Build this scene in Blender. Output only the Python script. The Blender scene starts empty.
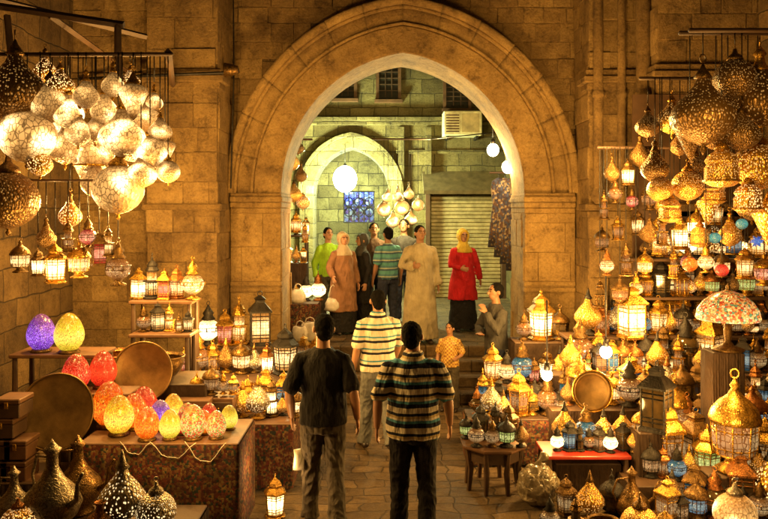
import bpy, bmesh, math, random
from mathutils import Vector, Matrix, noise
random.seed(11)
S=bpy.context.scene; C=S.collection
F=747.; H=2.6; PI=math.pi
def P(px,py,Y): return Vector(((px-384)/F*Y, Y, H-(py-211)/F*Y))
def X(px,Y): return (px-384)/F*Y
S.view_settings.view_transform='Standard'; S.view_settings.look='None'; S.view_settings.exposure=0
# ---------- camera / world
cam=bpy.data.cameras.new('camera'); co=bpy.data.objects.new('camera',cam); C.objects.link(co)
co.location=(0,0,H); co.rotation_euler=(PI/2,0,0); cam.lens=35.0; cam.sensor_width=36; cam.shift_y=-48.5/768; cam.clip_end=300
S.camera=co
w=bpy.data.worlds.new('World'); S.world=w; w.use_nodes=True; wn=w.node_tree
sky=wn.nodes.new('ShaderNodeTexSky'); sky.sky_type='NISHITA'; sky.sun_disc=False; sky.sun_elevation=math.radians(-3); sky.sun_rotation=2
bg=wn.nodes['Background']; wn.links.new(sky.outputs[0],bg.inputs[0]); bg.inputs[1].default_value=.05
bg2=wn.nodes.new('ShaderNodeBackground'); bg2.inputs[0].default_value=(1,.55,.18,1); bg2.inputs[1].default_value=.022
ad=wn.nodes.new('ShaderNodeAddShader'); wn.links.new(bg.outputs[0],ad.inputs[0]); wn.links.new(bg2.outputs[0],ad.inputs[1]); wn.links.new(ad.outputs[0],wn.nodes['World Output'].inputs[0])
# ---------- materials
class NT:
    def __init__(s,name):
        s.m=bpy.data.materials.new(name); s.m.use_nodes=True; s.nt=s.m.node_tree; s.b=s.nt.nodes['Principled BSDF']
        s.tc=None; s.m.cycles.emission_sampling='NONE'
    def n(s,t,ins={},**pr):
        x=s.nt.nodes.new('ShaderNode'+t)
        for k,v in pr.items(): setattr(x,k,v)
        for k,v in ins.items():
            if isinstance(v,bpy.types.NodeSocket): s.nt.links.new(v,x.inputs[k])
            else: x.inputs[k].default_value=v
        return x
    def co(s):
        if not s.tc: s.tc=s.n('TexCoord')
        return s.tc.outputs['Object']
    def l(s,a,b): s.nt.links.new(a,s.b.inputs[b]) 
    def math(s,op,a,b=0.,c=0.): return s.n('Math',{0:a,1:b,2:c},operation=op).outputs[0]
    def noise(s,sc,det=4,vec=None,rough=.6): return s.n('TexNoise',{'Vector':vec or s.co(),'Scale':sc,'Detail':det,'Roughness':rough}).outputs[0]
    def ramp(s,f,els,interp='LINEAR'):
        r=s.n('ValToRGB',{0:f}); cr=r.color_ramp; cr.interpolation=interp
        while len(cr.elements)<len(els): cr.elements.new(.5)
        for e,(p,c) in zip(cr.elements,els): e.position=p; e.color=(*c[:3],1)
        return r.outputs[0]
    def mix(s,f,a,b,bt='MIX'):
        x=s.n('Mix',{},data_type='RGBA',blend_type=bt)
        for i,v in ((0,f),(6,a),(7,b)):
            if isinstance(v,bpy.types.NodeSocket): s.nt.links.new(v,x.inputs[i])
            else: x.inputs[i].default_value=(*v[:3],1) if i else v
        return x.outputs[2]
    def bump(s,h,st=.4,d=.01): s.l(s.n('Bump',{'Height':h,'Strength':st,'Distance':d}).outputs[0],'Normal')
def sc(c,k): return tuple(min(1,v*k) for v in c[:3])
def simple(name,col,rough=.6,metal=0,ns=6,var=.35,bs=30,bst=.3,bd=.005):
    t=NT(name); f=t.noise(ns)
    t.l(t.ramp(f,[(.3,sc(col,1-var)),(.7,sc(col,1+var))]),'Base Color')
    t.b.inputs['Roughness'].default_value=rough; t.b.inputs['Metallic'].default_value=metal
    if bst: t.bump(t.noise(bs,5),bst,bd)
    return t.m
def stone(name,base=(.60,.40,.15),dark=(.24,.145,.055),brick=None,tlow=(.5,.46,.4)):
    t=NT(name); a=t.n('Attribute',attribute_name='tint').outputs['Fac']
    n1=t.noise(.75,8,rough=.75); n2=t.noise(4.5,10,rough=.82); n3=t.noise(34,5,rough=.8)
    c=t.ramp(n1,[(.36,dark),(.56,base)])
    c=t.mix(.85,c,t.ramp(n2,[(.36,(.26,.22,.18)),(.47,(.8,.76,.7)),(.66,(1,1,1))]),'MULTIPLY')
    c=t.mix(.45,c,t.ramp(n3,[(.35,(.3,.25,.2)),(.55,(1,1,1))]),'MULTIPLY')
    c=t.mix(.75,c,t.ramp(a,[(0,tlow),(1,(1,1,1))]),'MULTIPLY')
    hgt=t.math('ADD',t.math('MULTIPLY',n2,2.),t.math('MULTIPLY',n3,.6))
    if brick:
        sp=t.n('SeparateXYZ',{0:t.co()}).outputs
        u=t.math('ADD',sp[0],sp[1]) if brick=='wall' else sp[0]
        v=sp[2] if brick=='wall' else sp[1]
        vec=t.n('CombineXYZ',{0:u,1:v,2:0.}).outputs[0]
        nz=t.n('VectorMath',{0:t.n('TexNoise',{'Vector':vec,'Scale':2.5}).outputs[1],1:(.5,.5,.5)},operation='SUBTRACT').outputs[0]
        wk=.1 if brick=='wall' else .22
        wv=t.n('VectorMath',{0:vec,1:t.n('VectorMath',{0:nz,1:(wk,wk,.0)},operation='MULTIPLY').outputs[0]},operation='ADD').outputs[0]
        b=t.n('TexBrick',{'Vector':wv,'Color1':(1,1,1,1),'Color2':(.38,.35,.3,1),'Mortar':(.14,.12,.09,1),'Scale':1.,'Mortar Size':.010,'Mortar Smooth':.6,'Brick Width':.55 if brick=='wall' else .31,'Row Height':.33 if brick=='wall' else .19},offset=.5,squash=1.3 if brick=='floor' else 1.)
        c=t.mix(.85,c,b.outputs[0],'MULTIPLY'); hgt=t.math('SUBTRACT',hgt,t.math('MULTIPLY',b.outputs[1],1.3))
    t.l(c,'Base Color'); 
    if brick=='floor': t.l(t.ramp(n2,[(.35,(.3,)*3),(.65,(.7,)*3)]),'Roughness')
    else: t.b.inputs['Roughness'].default_value=.88
    t.bump(hgt,1.,.045); return t.m
M={}
M['stone']=stone('sandstone'); M['archstone']=stone('arch_sandstone',(.66,.44,.165),(.32,.2,.075),tlow=(.88,.86,.82)); M['stonewall']=stone('coursed_stone',brick='wall'); M['floor']=stone('paving_stone',(.58,.41,.2),(.24,.16,.07),'floor')
M['farstone']=stone('far_stone',(.62,.53,.22),(.28,.24,.1),'wall')
METAL={'brass':((.60,.33,.055),.31,.88),'bronze':((.19,.105,.03),.36,.8),'silver':((.36,.30,.2),.35,.8),'copper':((.42,.17,.045),.35,.8),'black':((.025,.02,.016),.45,.5)}
for k,(c,r,m) in METAL.items():
    t=NT(k+'_metal'); f=t.noise(9,5)
    v=t.n('TexVoronoi',{'Vector':t.co(),'Scale':26.},feature='DISTANCE_TO_EDGE').outputs[0]
    cc=t.ramp(f,[(.3,sc(c,.35)),(.65,sc(c,1.15))])
    if k not in('black',): cc=t.mix(.85,cc,t.ramp(v,[(.0,(.15,.12,.09)),(.1,(1,1,1))]),'MULTIPLY')
    t.l(cc,'Base Color'); t.b.inputs['Metallic'].default_value=m
    t.l(t.ramp(t.noise(14),[(.3,(r-.12,)*3),(.7,(r+.2,)*3)]),'Roughness')
    t.bump(t.math('MINIMUM',v,.12),.6,.02); M[k]=t.m
M['dullmetal']=simple('dull_worn_brass',(.20,.12,.04),.42,.7,ns=5,var=.5,bs=60,bst=.25)
def glow(name,col,st,z0=.34,zr=.3,minr=.12,fil=.85):
    t=NT(name); z=t.n('SeparateXYZ',{0:t.co()}).outputs[2]
    d=t.math('ABSOLUTE',t.math('SUBTRACT',z,z0)); 
    g=t.n('MapRange',{0:d,1:0.,2:zr,3:1.,4:minr},interpolation_type='SMOOTHERSTEP').outputs[0]
    g=t.math('MULTIPLY',g,t.math('ADD',t.math('MULTIPLY',t.noise(8,3),1.1),.35))
    e=t.n('TexVoronoi',{'Vector':t.co(),'Scale':17.,'Randomness':.35},feature='DISTANCE_TO_EDGE').outputs[0]
    ed=t.n('MapRange',{0:e,1:.03,2:.11,3:1-fil,4:1.}).outputs[0]
    hot=t.mix(t.math('MULTIPLY',g,.5),col,(1,.85,.45))
    t.l(hot,'Emission Color'); t.l(t.math('MULTIPLY',t.math('MULTIPLY',g,st),ed),'Emission Strength')
    t.b.inputs['Base Color'].default_value=(*sc(col,.1),1); t.b.inputs['Roughness'].default_value=.15; t.bump(ed,.5,.01)
    return t.m
M['g_amber']=glow('amber_glass_lit',(1,.42,.06),2.8); M['g_white']=glow('frosted_glass_lit',(1,.62,.2),9,minr=.15,fil=.7)
M['g_red']=glow('red_glass_lit',(.9,.04,.015),1.4); M['g_green']=glow('green_glass_lit',(.45,.6,.03),1.1); M['g_blue']=glow('blue_glass_lit',(.03,.3,.6),.7)
M['g_dim']=glow('dim_amber_glass',(.8,.3,.03),.55)
t=NT('unlit_glass'); t.l(t.ramp(t.noise(4),[(.3,(.02,.014,.008)),(.7,(.09,.055,.02))]),'Base Color'); t.b.inputs['Roughness'].default_value=.08; M['g_dark']=t.m
def pierced(name,metal,col,st,scale=15,th=.36,z0=.38,zr=.5,leak=None,base=(.4,.22,.07)):
    t=NT(name)
    vec=t.n('VectorMath',{0:t.co(),1:(1,1,.62)},operation='MULTIPLY').outputs[0]
    v=t.n('TexVoronoi',{'Vector':vec,'Scale':float(scale),'Randomness':.75}).outputs[0]
    hole=t.n('MapRange',{0:v,1:th+.06,2:th-.06,3:0.,4:1.}).outputs[0]
    z=t.n('SeparateXYZ',{0:t.co()}).outputs[2]
    g=t.n('MapRange',{0:t.math('ABSOLUTE',t.math('SUBTRACT',z,z0)),1:0.,2:zr,3:1.,4:.08},interpolation_type='SMOOTHSTEP').outputs[0]
    c,r,m=METAL[metal]
    if leak:
        g=t.math('POWER',g,1.5)
        v2=t.n('TexVoronoi',{'Vector':vec,'Scale':scale*.85,'Randomness':.7},feature='DISTANCE_TO_EDGE').outputs[0]
        fine=t.n('MapRange',{0:v2,1:.025,2:.1,3:leak,4:1.}).outputs[0]
        spot=t.n('MapRange',{0:t.noise(2.4,1),1:.42,2:.64,3:.4,4:2.6}).outputs[0]
        k=t.math('MULTIPLY',fine,t.n('MapRange',{0:hole,1:0.,2:1.,3:1.,4:.35}).outputs[0])
        hotf=t.math('MULTIPLY',g,t.n('MapRange',{0:t.noise(2.4,1),1:.45,2:.64}).outputs[0])
        t.l(t.mix(hotf,(1,.5,.13),col),'Emission Color')
        t.l(t.math('MULTIPLY',t.math('MULTIPLY',k,t.math('MULTIPLY',g,spot)),st),'Emission Strength')
        t.b.inputs['Base Color'].default_value=(*base,1); t.b.inputs['Roughness'].default_value=.45
    else:
        t.l(t.math('MULTIPLY',t.math('MULTIPLY',hole,g),st),'Emission Strength'); t.b.inputs['Emission Color'].default_value=(*col,1)
        t.l(t.mix(hole,c,sc(col,.3)),'Base Color'); t.b.inputs['Roughness'].default_value=r; t.b.inputs['Metallic'].default_value=m*.85
    t.bump(v,.5,.02); return t.m
M['p_bright']=pierced('pierced_shell_bright','brass',(1,.78,.42),2.7,19,.2,zr=.42,leak=.22,base=(.2,.11,.035)); M['p_cream']=pierced('pierced_shell_cream','brass',(1,.66,.28),1.7,21,.2,zr=.42,leak=.2,base=(.18,.095,.03))
M['p_soft']=pierced('pierced_metal_soft','brass',(1,.55,.18),3.2,26,.33)
M['p_dark']=pierced('pierced_metal_unlit','bronze',(1,.5,.12),.45,34,.27); M['p_brass']=pierced('pierced_brass_dim','brass',(1,.5,.12),1.2,32,.3)
M['p_silver']=pierced('pierced_silver','silver',(1,.7,.32),1.8,28,.27)
def mosaic(name,cols,st,scale=16.,dots=None,edgek=.12,hot=(1,.75,.3),hk=.14):
    t=NT(name); v=t.n('TexVoronoi',{'Vector':t.co(),'Scale':scale,'Randomness':.7}); e=t.n('TexVoronoi',{'Vector':t.co(),'Scale':scale,'Randomness':.7},feature='DISTANCE_TO_EDGE').outputs[0]
    r=t.n('SeparateColor',{0:v.outputs[1]}).outputs[0]
    n=len(cols); c=t.ramp(r,[(i/n,cc) for i,cc in enumerate(cols)],'CONSTANT')
    if dots: c=t.mix(t.n('MapRange',{0:v.outputs[0],1:.27,2:.2}).outputs[0],c,dots)
    z=t.n('SeparateXYZ',{0:t.co()}).outputs[2]
    g=t.n('MapRange',{0:t.math('ABSOLUTE',t.math('SUBTRACT',z,.42)),1:0.,2:.58,3:1.,4:.1},interpolation_type='SMOOTHSTEP').outputs[0]
    edge=t.n('MapRange',{0:e,1:.02,2:.1,3:edgek,4:1.}).outputs[0]
    if st:
        b_=c; c=t.mix(t.math('MULTIPLY',t.math('POWER',g,4.),hk),c,hot)
        t.l(c,'Emission Color'); t.l(t.math('MULTIPLY',t.math('MULTIPLY',g,edge),st),'Emission Strength'); t.l(t.mix(.85,b_,(.03,.012,.005)),'Base Color')
    else: t.l(t.mix(.6,c,t.ramp(t.noise(7,3),[(.4,(.12,.1,.08)),(.6,(1,1,1))]),'MULTIPLY'),'Base Color')
    t.b.inputs['Roughness'].default_value=.2 if st else .85
    t.bump(edge,.5,.01 if st else .003); return t.m
M['e_purple']=mosaic('purple_mosaic',[(.2,.04,.6),(.3,.06,.8),(.14,.02,.4)],1.5,28,(.8,.5,1),hot=(.7,.4,1)); M['e_yellow']=mosaic('yellow_mosaic',[(1,.5,.01),(1,.62,.03),(.85,.32,.01)],1.9,28,hot=(1,.9,.4))
M['e_red']=mosaic('red_mosaic',[(.75,.012,.006),(.9,.025,.012),(.5,.006,.003)],1.6,28,(1,.3,.15),hot=(1,.2,.06)); M['e_orange']=mosaic('orange_mosaic',[(1,.12,.003),(1,.24,.01),(.85,.07,.0)],1.7,28,hot=(1,.5,.08))
M['e_multi']=mosaic('many_coloured_mosaic',[(.9,.03,.01),(1,.5,.12),(1,.35,.04),(.1,.4,.04),(.9,.55,.2),(.8,.04,.01)],1.5,28); M['e_lime']=mosaic('lime_mosaic',[(.8,.6,.02),(1,.68,.04),(.8,.48,.02)],1.7,28,hot=(1,.95,.5))
M['e_plain']=mosaic('plain_red_mosaic',[(.8,.02,.006),(.95,.04,.01),(.65,.01,.005)],1.6,36,hot=(1,.2,.04))
M['dome']=mosaic('dome_mosaic',[(1,.45,.1),(.8,.15,.02),(1,.6,.25),(.6,.05,.015),(.12,.3,.12),(1,.5,.12)],1.9,26)
M['turq']=mosaic('turquoise_mosaic',[(.02,.4,.36),(.04,.6,.5),(.3,.6,.4),(.02,.25,.4)],.8,26,hot=(.3,.9,.6)); M['bluem']=mosaic('blue_mosaic',[(.03,.12,.7),(.08,.25,.8),(.2,.4,.8)],.8,26,hot=(.3,.5,1))
M['redcloth']=mosaic('patterned_red_cloth',[(.13,.022,.01),(.17,.07,.02),(.02,.03,.02),(.1,.025,.012),(.2,.12,.035),(.07,.012,.006)],0.,52,edgek=.4)
def em(name,col,st):
    t=NT(name); t.b.inputs['Emission Color'].default_value=(*col,1); t.b.inputs['Emission Strength'].default_value=st; t.b.inputs['Base Color'].default_value=(*col,1)
    return t.m
M['bulb']=em('lit_bulb',(1,.85,.55),18); M['greenbulb']=em('lit_green_bulb',(.8,1,.75),30)
M['bluelit']=mosaic('blue_lit_panel',[(.06,.15,1),(.15,.35,1),(.4,.7,1),(.03,.06,.6),(.02,.02,.2)],3.2,13,hot=(.3,.5,1))
M['wood']=simple('dark_wood',(.06,.03,.013),.6,ns=4,bst=.4); M['wood2']=simple('brown_wood',(.11,.05,.02),.6); M['redpaint']=simple('red_painted_wood',(.3,.025,.012),.4)
M['canopy']=simple('faded_canopy',(.2,.15,.07),.8); M['shutter']=simple('shutter_metal',(.5,.38,.18),.5); M['white']=simple('white_plastic',(.55,.5,.4),.35,bst=.5); M['film']=simple('clear_plastic_wrap',(.2,.16,.1),.18,bst=.8,bs=18,ns=9,var=.7); M['ac']=simple('ac_casing',(.8,.7,.42),.5); M['darkvoid']=simple('dark_glass',(.02,.018,.014),.3,bst=0)
M['skin']=simple('skin',(.38,.19,.10),.5,bst=.15,var=.12); M['skin2']=simple('skin_dark',(.28,.14,.075),.5,bst=.15,var=.12); M['hair']=simple('black_hair',(.006,.005,.004),.95,bs=160,bst=.8)
M['hair'].node_tree.nodes['Principled BSDF'].inputs['Specular IOR Level'].default_value=.12
M['lip']=simple('lips',(.25,.09,.07),.5,bst=0); M['eye']=simple('dark_eye',(.02,.015,.01),.2,bst=0)
def cloth(n,c,rough=.85): 
    t=NT(n); t.l(t.ramp(t.noise(5),[(.3,sc(c,.7)),(.7,sc(c,1.2))]),'Base Color'); t.b.inputs['Roughness'].default_value=rough; t.b.inputs['Specular IOR Level'].default_value=.25
    vv=t.n('VectorMath',{0:t.co(),1:(1,1,.4)},operation='MULTIPLY').outputs[0]
    t.bump(t.math('ADD',t.noise(9,3,vv),t.math('MULTIPLY',t.noise(300,2),.05)),1.,.05); return t.m
def stripes(n,period,els):
    t=NT(n); z=t.n('SeparateXYZ',{0:t.co()}).outputs[2]
    z=t.math('ADD',z,t.math('MULTIPLY',t.noise(4,2),.03))
    f=t.math('FRACT',t.math('DIVIDE',z,period)); t.l(t.ramp(f,els,'CONSTANT'),'Base Color'); t.b.inputs['Roughness'].default_value=.85; t.b.inputs['Specular IOR Level'].default_value=.25
    vv=t.n('VectorMath',{0:t.co(),1:(1,1,.4)},operation='MULTIPLY').outputs[0]; t.bump(t.noise(9,3,vv),1.,.05); return t.m
M['c_black']=cloth('black_cotton',(.014,.012,.011)); M['c_jeans']=cloth('faded_black_denim',(.09,.072,.048)); M['c_blackp']=cloth('black_trousers',(.013,.011,.010)); M['c_grey']=cloth('grey_denim',(.17,.17,.16))
W=(.66,.59,.44); K=(.012,.015,.026); T=(.07,.25,.34); Cc=(.45,.34,.15)
M['s_front']=stripes('navy_teal_cream_stripes',.155,[(0,W),(.14,K),(.36,T),(.5,W),(.6,Cc),(.72,K),(.86,W)])
M['s_mid']=stripes('cream_navy_stripes',.13,[(0,W),(.35,K),(.55,W),(.75,T),(.88,W)])
M['s_rear']=stripes('green_blue_stripes',.14,[(0,(.1,.3,.28)),(.4,(.05,.1,.15)),(.6,(.35,.4,.3)),(.75,(.08,.2,.25))])
t=NT('yellow_check'); ck=t.n('TexChecker',{'Vector':t.co(),'Color1':(.7,.45,.1,1),'Color2':(.35,.16,.04,1),'Scale':26.}); t.l(ck.outputs[0],'Base Color'); M['check']=t.m
M['c_robe']=cloth('pale_robe',(.38,.32,.2)); M['c_lime']=cloth('lime_shirt',(.35,.6,.03)); M['c_tan']=cloth('tan_coat',(.26,.13,.065)); M['c_red']=cloth('red_cardigan',(.5,.015,.02)); M['c_yellow']=cloth('yellow_scarf',(.6,.4,.05)); M['c_cream']=cloth('cream_scarf',(.45,.36,.24)); M['c_dkgrey']=cloth('dark_grey_cloth',(.06,.055,.05)); M['c_brown']=cloth('brown_shirt',(.11,.06,.035)); M['c_navy']=cloth('navy_shirt',(.03,.035,.06)); M['c_drape']=cloth('dark_brown_drape',(.04,.022,.012))
M['shoe']=simple('dark_leather',(.03,.02,.015),.4)
M['g_pat']=mosaic('patterned_dress',[(.05,.04,.06),(.3,.22,.12),(.1,.05,.03),(.06,.07,.12)],0.,30)
# ---------- mesh helpers
def empty(name,loc,label,cat,group=None,rz=0,scale=1):
    o=bpy.data.objects.new(name,None); C.objects.link(o); o.location=loc; o.rotation_euler=(0,0,rz); o.scale=(scale,)*3; o.empty_display_size=.1
    o['label']=label; o['category']=cat
    if group: o['group']=group
    return o
def tag(o,label,cat,group=None):
    o['label']=label; o['category']=cat
    if group: o['group']=group
    return o
def mesh(bm,name,smooth=True):
    me=bpy.data.meshes.new(name); bmesh.ops.recalc_face_normals(bm,faces=bm.faces); bm.to_mesh(me); bm.free()
    if smooth:
        for p in me.polygons: p.use_smooth=True
    return me
def link(name,me,mat=None,parent=None,loc=None,rot=None,scale=None):
    if mat is not None and not me.materials: me.materials.append(mat)
    o=bpy.data.objects.new(name,me); C.objects.link(o)
    if parent: o.parent=parent
    if loc is not None: o.location=loc
    if rot is not None: o.rotation_euler=rot
    if scale is not None: o.scale=scale
    return o
def obj(name,bm,mat,parent=None,smooth=True,kind=None,**k):
    o=link(name,mesh(bm,name,smooth),mat,parent,**k)
    if kind: o['kind']=kind
    return o
def box(bm,x0,x1,y0,y1,z0,z1,bev=0.):
    vs=[bm.verts.new((x,y,z)) for x in (x0,x1) for y in (y0,y1) for z in (z0,z1)]
    fs=[(0,1,3,2),(4,6,7,5),(0,4,5,1),(2,3,7,6),(0,2,6,4),(1,5,7,3)]
    f=[bm.faces.new([vs[i] for i in q]) for q in fs]
    if bev: 
        ed=list({e for q in f for e in q.edges}); bmesh.ops.bevel(bm,geom=ed,offset=bev,segments=1,affect='EDGES')
def B(): return bmesh.new()
def lathe(bm,prof,n=20,ph=0,M4=None):
    M4=M4 or Matrix(); rings=[]
    for r,z in prof:
        if r<1e-4: rings.append([bm.verts.new(M4@Vector((0,0,z)))])
        else: rings.append([bm.verts.new(M4@Vector((r*math.cos(ph+2*PI*i/n),r*math.sin(ph+2*PI*i/n),z))) for i in range(n)])
    for a,b in zip(rings,rings[1:]):
        for i in range(n):
            j=(i+1)%n
            if len(a)==1 and len(b)==1: break
            if len(a)==1: bm.faces.new((a[0],b[i],b[j]))
            elif len(b)==1: bm.faces.new((a[i],b[0],a[j]))
            else: bm.faces.new((a[i],b[i],b[j],a[j]))
def tube(bm,pts,rads,n=8,side=None,flat=1.,round_=True):
    pts=[Vector(p) for p in pts]
    if not isinstance(rads,(list,tuple)): rads=[rads]*len(pts)
    rads=list(rads)
    if round_:
        d0=(pts[0]-pts[1]).normalized(); d1=(pts[-1]-pts[-2]).normalized()
        pts=[pts[0]+d0*rads[0]*.55]+pts+[pts[-1]+d1*rads[-1]*.55]; rads=[rads[0]*.6]+rads+[rads[-1]*.6]
    side=Vector(side) if side else None; prev=None; rings=[]
    for i,p in enumerate(pts):
        d=(pts[min(i+1,len(pts)-1)]-pts[max(i-1,0)]).normalized()
        a=side or prev or (Vector((1,0,0)) if abs(d.x)<.8 else Vector((0,1,0)))
        u=(a-d*a.dot(d)).normalized(); v=d.cross(u); prev=u
        rings.append([bm.verts.new(p+u*rads[i]*math.cos(2*PI*k/n)+v*rads[i]*flat*math.sin(2*PI*k/n)) for k in range(n)])
    for a,b in zip(rings,rings[1:]):
        for i in range(n): bm.faces.new((a[i],a[(i+1)%n],b[(i+1)%n],b[i]))
    bm.faces.new(rings[0][::-1]); bm.faces.new(rings[-1])
def ell(bm,c,r,M4=None,n=14):
    M4=(M4 or Matrix())@Matrix.Translation(c)@Matrix.Diagonal((*r,1))
    bmesh.ops.create_uvsphere(bm,u_segments=n,v_segments=n-4,radius=1,matrix=M4)
def loft(bm,rings,n=20):
    rr=[]
    for q in rings:
        z,rx,ry=q[:3]; cx,cy=(q[3],q[4]) if len(q)>3 else (0,0)
        rr.append([bm.verts.new((cx+rx*math.cos(2*PI*k/n),cy+ry*math.sin(2*PI*k/n),z)) for k in range(n)])
    for a,b in zip(rr,rr[1:]):
        for i in range(n): bm.faces.new((a[i],a[(i+1)%n],b[(i+1)%n],b[i]))
    bm.faces.new(rr[0][::-1]); bm.faces.new(rr[-1])
def torus(bm,c,R,r,axis='Y',n=14,m=6):
    g=[]
    for i in range(n):
        a=2*PI*i/n; row=[]
        for j in range(m):
            b=2*PI*j/m; q=(R+r*math.cos(b)); l=(q*math.cos(a),r*math.sin(b),q*math.sin(a))
            if axis=='Z': l=(l[0],l[2],l[1])
            row.append(bm.verts.new((c[0]+l[0],c[1]+l[1],c[2]+l[2])))
        g.append(row)
    for i in range(n):
        for j in range(m): bm.faces.new((g[i][j],g[(i+1)%n][j],g[(i+1)%n][(j+1)%m],g[i][(j+1)%m]))
# ---------- people
def remesh(name,bm,mat,parent,vox,sm=3,amp=0,fr=7,zf=.4,folds=()):
    me=bpy.data.meshes.new('tmp'); bmesh.ops.recalc_face_normals(bm,faces=bm.faces); bm.to_mesh(me); bm.free()
    o=bpy.data.objects.new('tmp',me); C.objects.link(o)
    m=o.modifiers.new('r','REMESH'); m.mode='VOXEL'; m.voxel_size=vox
    m=o.modifiers.new('s','SMOOTH'); m.iterations=sm; m.factor=.5
    dg=bpy.context.evaluated_depsgraph_get(); m2=bpy.data.meshes.new_from_object(o.evaluated_get(dg))
    bpy.data.objects.remove(o)
    if amp:
        sd=Vector((random.random()*50,0,0))
        nn=[v.normal.copy() for v in m2.vertices]
        for v,nv in zip(m2.vertices,nn):
            q=Vector((v.co.x*fr,v.co.y*fr,(v.co.z+abs(v.co.x)*.6)*fr*zf))+sd
            a=noise.noise(q); b=1-abs(noise.noise(q*1.9+Vector((7,3,1))))*2.4
            v.co+=nv*amp*max(-.35,a+.6*b)
    for p in m2.polygons: p.use_smooth=True
    m2.name=name; m2.materials.clear(); m2.materials.append(mat)
    return link(name,m2,None,parent)
def person(px,Y,z,rz,h,label,top='c_black',bottom='c_jeans',skin='skin',arms=None,legs=None,sleeve='short',style='trousers',head=0,hair=True,scarf=None,vox=.011,group=None,x=None,shirtlen=.88,wide=1.,coatlen=.5,lean=0,collar=False):
    root=empty('person',(X(px,Y) if x is None else x,Y,z),label,'person',group,rz,h/1.75)
    A={-1:((-.245,-.04,1.13),(-.265,.04,.88)),1:((.245,-.04,1.13),(.265,.04,.88))}
    if arms: A.update(arms)
    L={-1:((-.105,.03,.49),(-.12,0,.08)),1:((.105,.03,.49),(.12,.0,.08))}
    if legs: L.update(legs)
    HM=Matrix.Translation((0,0,1.5))@Matrix.Rotation(head,4,'Z')@Matrix.Rotation(lean,4,'Y')@Matrix.Translation((0,0,-1.5))
    SX=.165*wide
    bm=B()
    loft(bm,[(.84,.13,.09),(.95,.16,.11),(1.08,.135,.095),(1.25,.15,.105),(1.36,.155,.095),(1.43,.10,.072),(1.49,.055,.055)])
    tube(bm,[(0,-.015,1.42),(0,.0,1.5),(0,.012,1.6)],[.068,.057,.056],12)
    ell(bm,(0,.012,1.645),(.074,.094,.105),HM); ell(bm,(0,.04,1.585),(.054,.062,.058),HM)
    tube(bm,[HM@Vector((0,.096,1.655)),HM@Vector((0,.122,1.618))],[.009,.016],8); 
    for s in (-1,1):
        ell(bm,(s*.083,-.002,1.63),(.014,.022,.032),HM,10)
        ell(bm,(s*.032,.088,1.665),(.022,.012,.008),HM,8)
        e,wr=map(Vector,A[s]); sh=Vector((s*(SX-.01),0,1.375))
        tube(bm,[sh,sh.lerp(e,.5),e,e.lerp(wr,.35),wr],[.046,.044,.039,.041,.027],12)
        k,an=map(Vector,L[s]); hp=Vector((s*.088,0,.9))
        tube(bm,[hp,hp.lerp(k,.5),k,k.lerp(an,.35),an],[.085,.075,.054,.056,.038],12)
        d=(wr-e).normalized(); d=(d*.8+Vector((0,0,-.2 if wr.z<1.1 else .05))).normalized()
        t_=Vector((0,1,0)) if abs(d.y)<.7 else Vector((0,0,1)); t_=(t_-d*t_.dot(d)).normalized(); nn=t_.cross(d).normalized()
        if nn.x*s>0: nn=-nn
        tube(bm,[wr,wr+d*.04,wr+d*.085],[.03,.041,.038],12,side=t_,flat=.42)
        for i,(off,ln) in enumerate(((.03,.07),(.010,.08),(-.010,.075),(-.030,.058))):
            b0=wr+d*.075+t_*off; fd=(d+t_*off*4).normalized()
            p1=b0+fd*ln*.45; p2=p1+(fd*.9+nn*.35).normalized()*ln*.35; p3=p2+(fd*.6+nn*.75).normalized()*ln*.3
            tube(bm,[b0,p1,p2,p3],[.010,.0095,.009,.0075],8)
        b0=wr+d*.025+t_*.026; p1=b0+(d*.6+t_*.8).normalized()*.04; p2=p1+(d*.95+t_*.2+nn*.3).normalized()*.035
        tube(bm,[b0,p1,p2],[.013,.0115,.009],8)
    remesh('body',bm,M[skin],root,min(vox,.0085),2)
    for s in (-1,1):
        bm=B(); ell(bm,(s*.031,.096,1.647),(.013,.007,.007),HM,8); obj('eye',bm,M['eye'],root)
        bm=B(); tube(bm,[HM@Vector((s*.014,.103,1.672)),HM@Vector((s*.05,.088,1.674))],.006,6); obj('eyebrow',bm,M['hair'],root)
    bm=B(); ell(bm,(0,.101,1.588),(.022,.006,.006),HM,8); obj('mouth',bm,M['lip'],root)
    if hair:
        bm=B(); ell(bm,(0,-.010,1.666),(.082,.097,.094),HM,18); ell(bm,(0,-.040,1.615),(.070,.066,.074),HM,14)
        remesh('hair',bm,M['hair'],root,.007,2,.006,45,1)
    if scarf:
        bm=B(); ell(bm,(0,-.034,1.655),(.098,.108,.122),HM,18)
        # band over the forehead and round the cheeks, open at the face
        pts=[]
        for k in range(17):
            a=2*PI*k/16; pts.append(HM@Vector((.082*math.cos(a),.045+.018*math.sin(a),1.628+.1*math.sin(a))))
        for p,q in zip(pts,pts[1:]): tube(bm,[p,q],[.024,.024],8)
        loft(bm,[(1.36,.175,.13,0,.01),(1.42,.15,.12,0,.015),(1.48,.105,.095,0,.015),(1.535,.08,.078,0,.0),(1.6,.08,.07,0,-.03)])
        remesh('headscarf',bm,M[scarf],root,.009,3,.006,9,.5)
    for s in (-1,1):
        k,an=map(Vector,L[s]); bm=B()
        tube(bm,[(an.x,an.y-.06,an.z-.035),(an.x,an.y+.03,an.z-.03),(an.x+s*.015,an.y+.13,an.z-.045),(an.x+s*.02,an.y+.185,an.z-.05)],[.042,.05,.045,.032],12,side=(1,0,0),flat=.75)
        tube(bm,[(an.x,an.y-.03,an.z-.03),(an.x,an.y-.01,an.z+.03)],[.045,.045],10)
        remesh('shoe',bm,M['shoe'],root,.01,2)
    bm=B()
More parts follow.
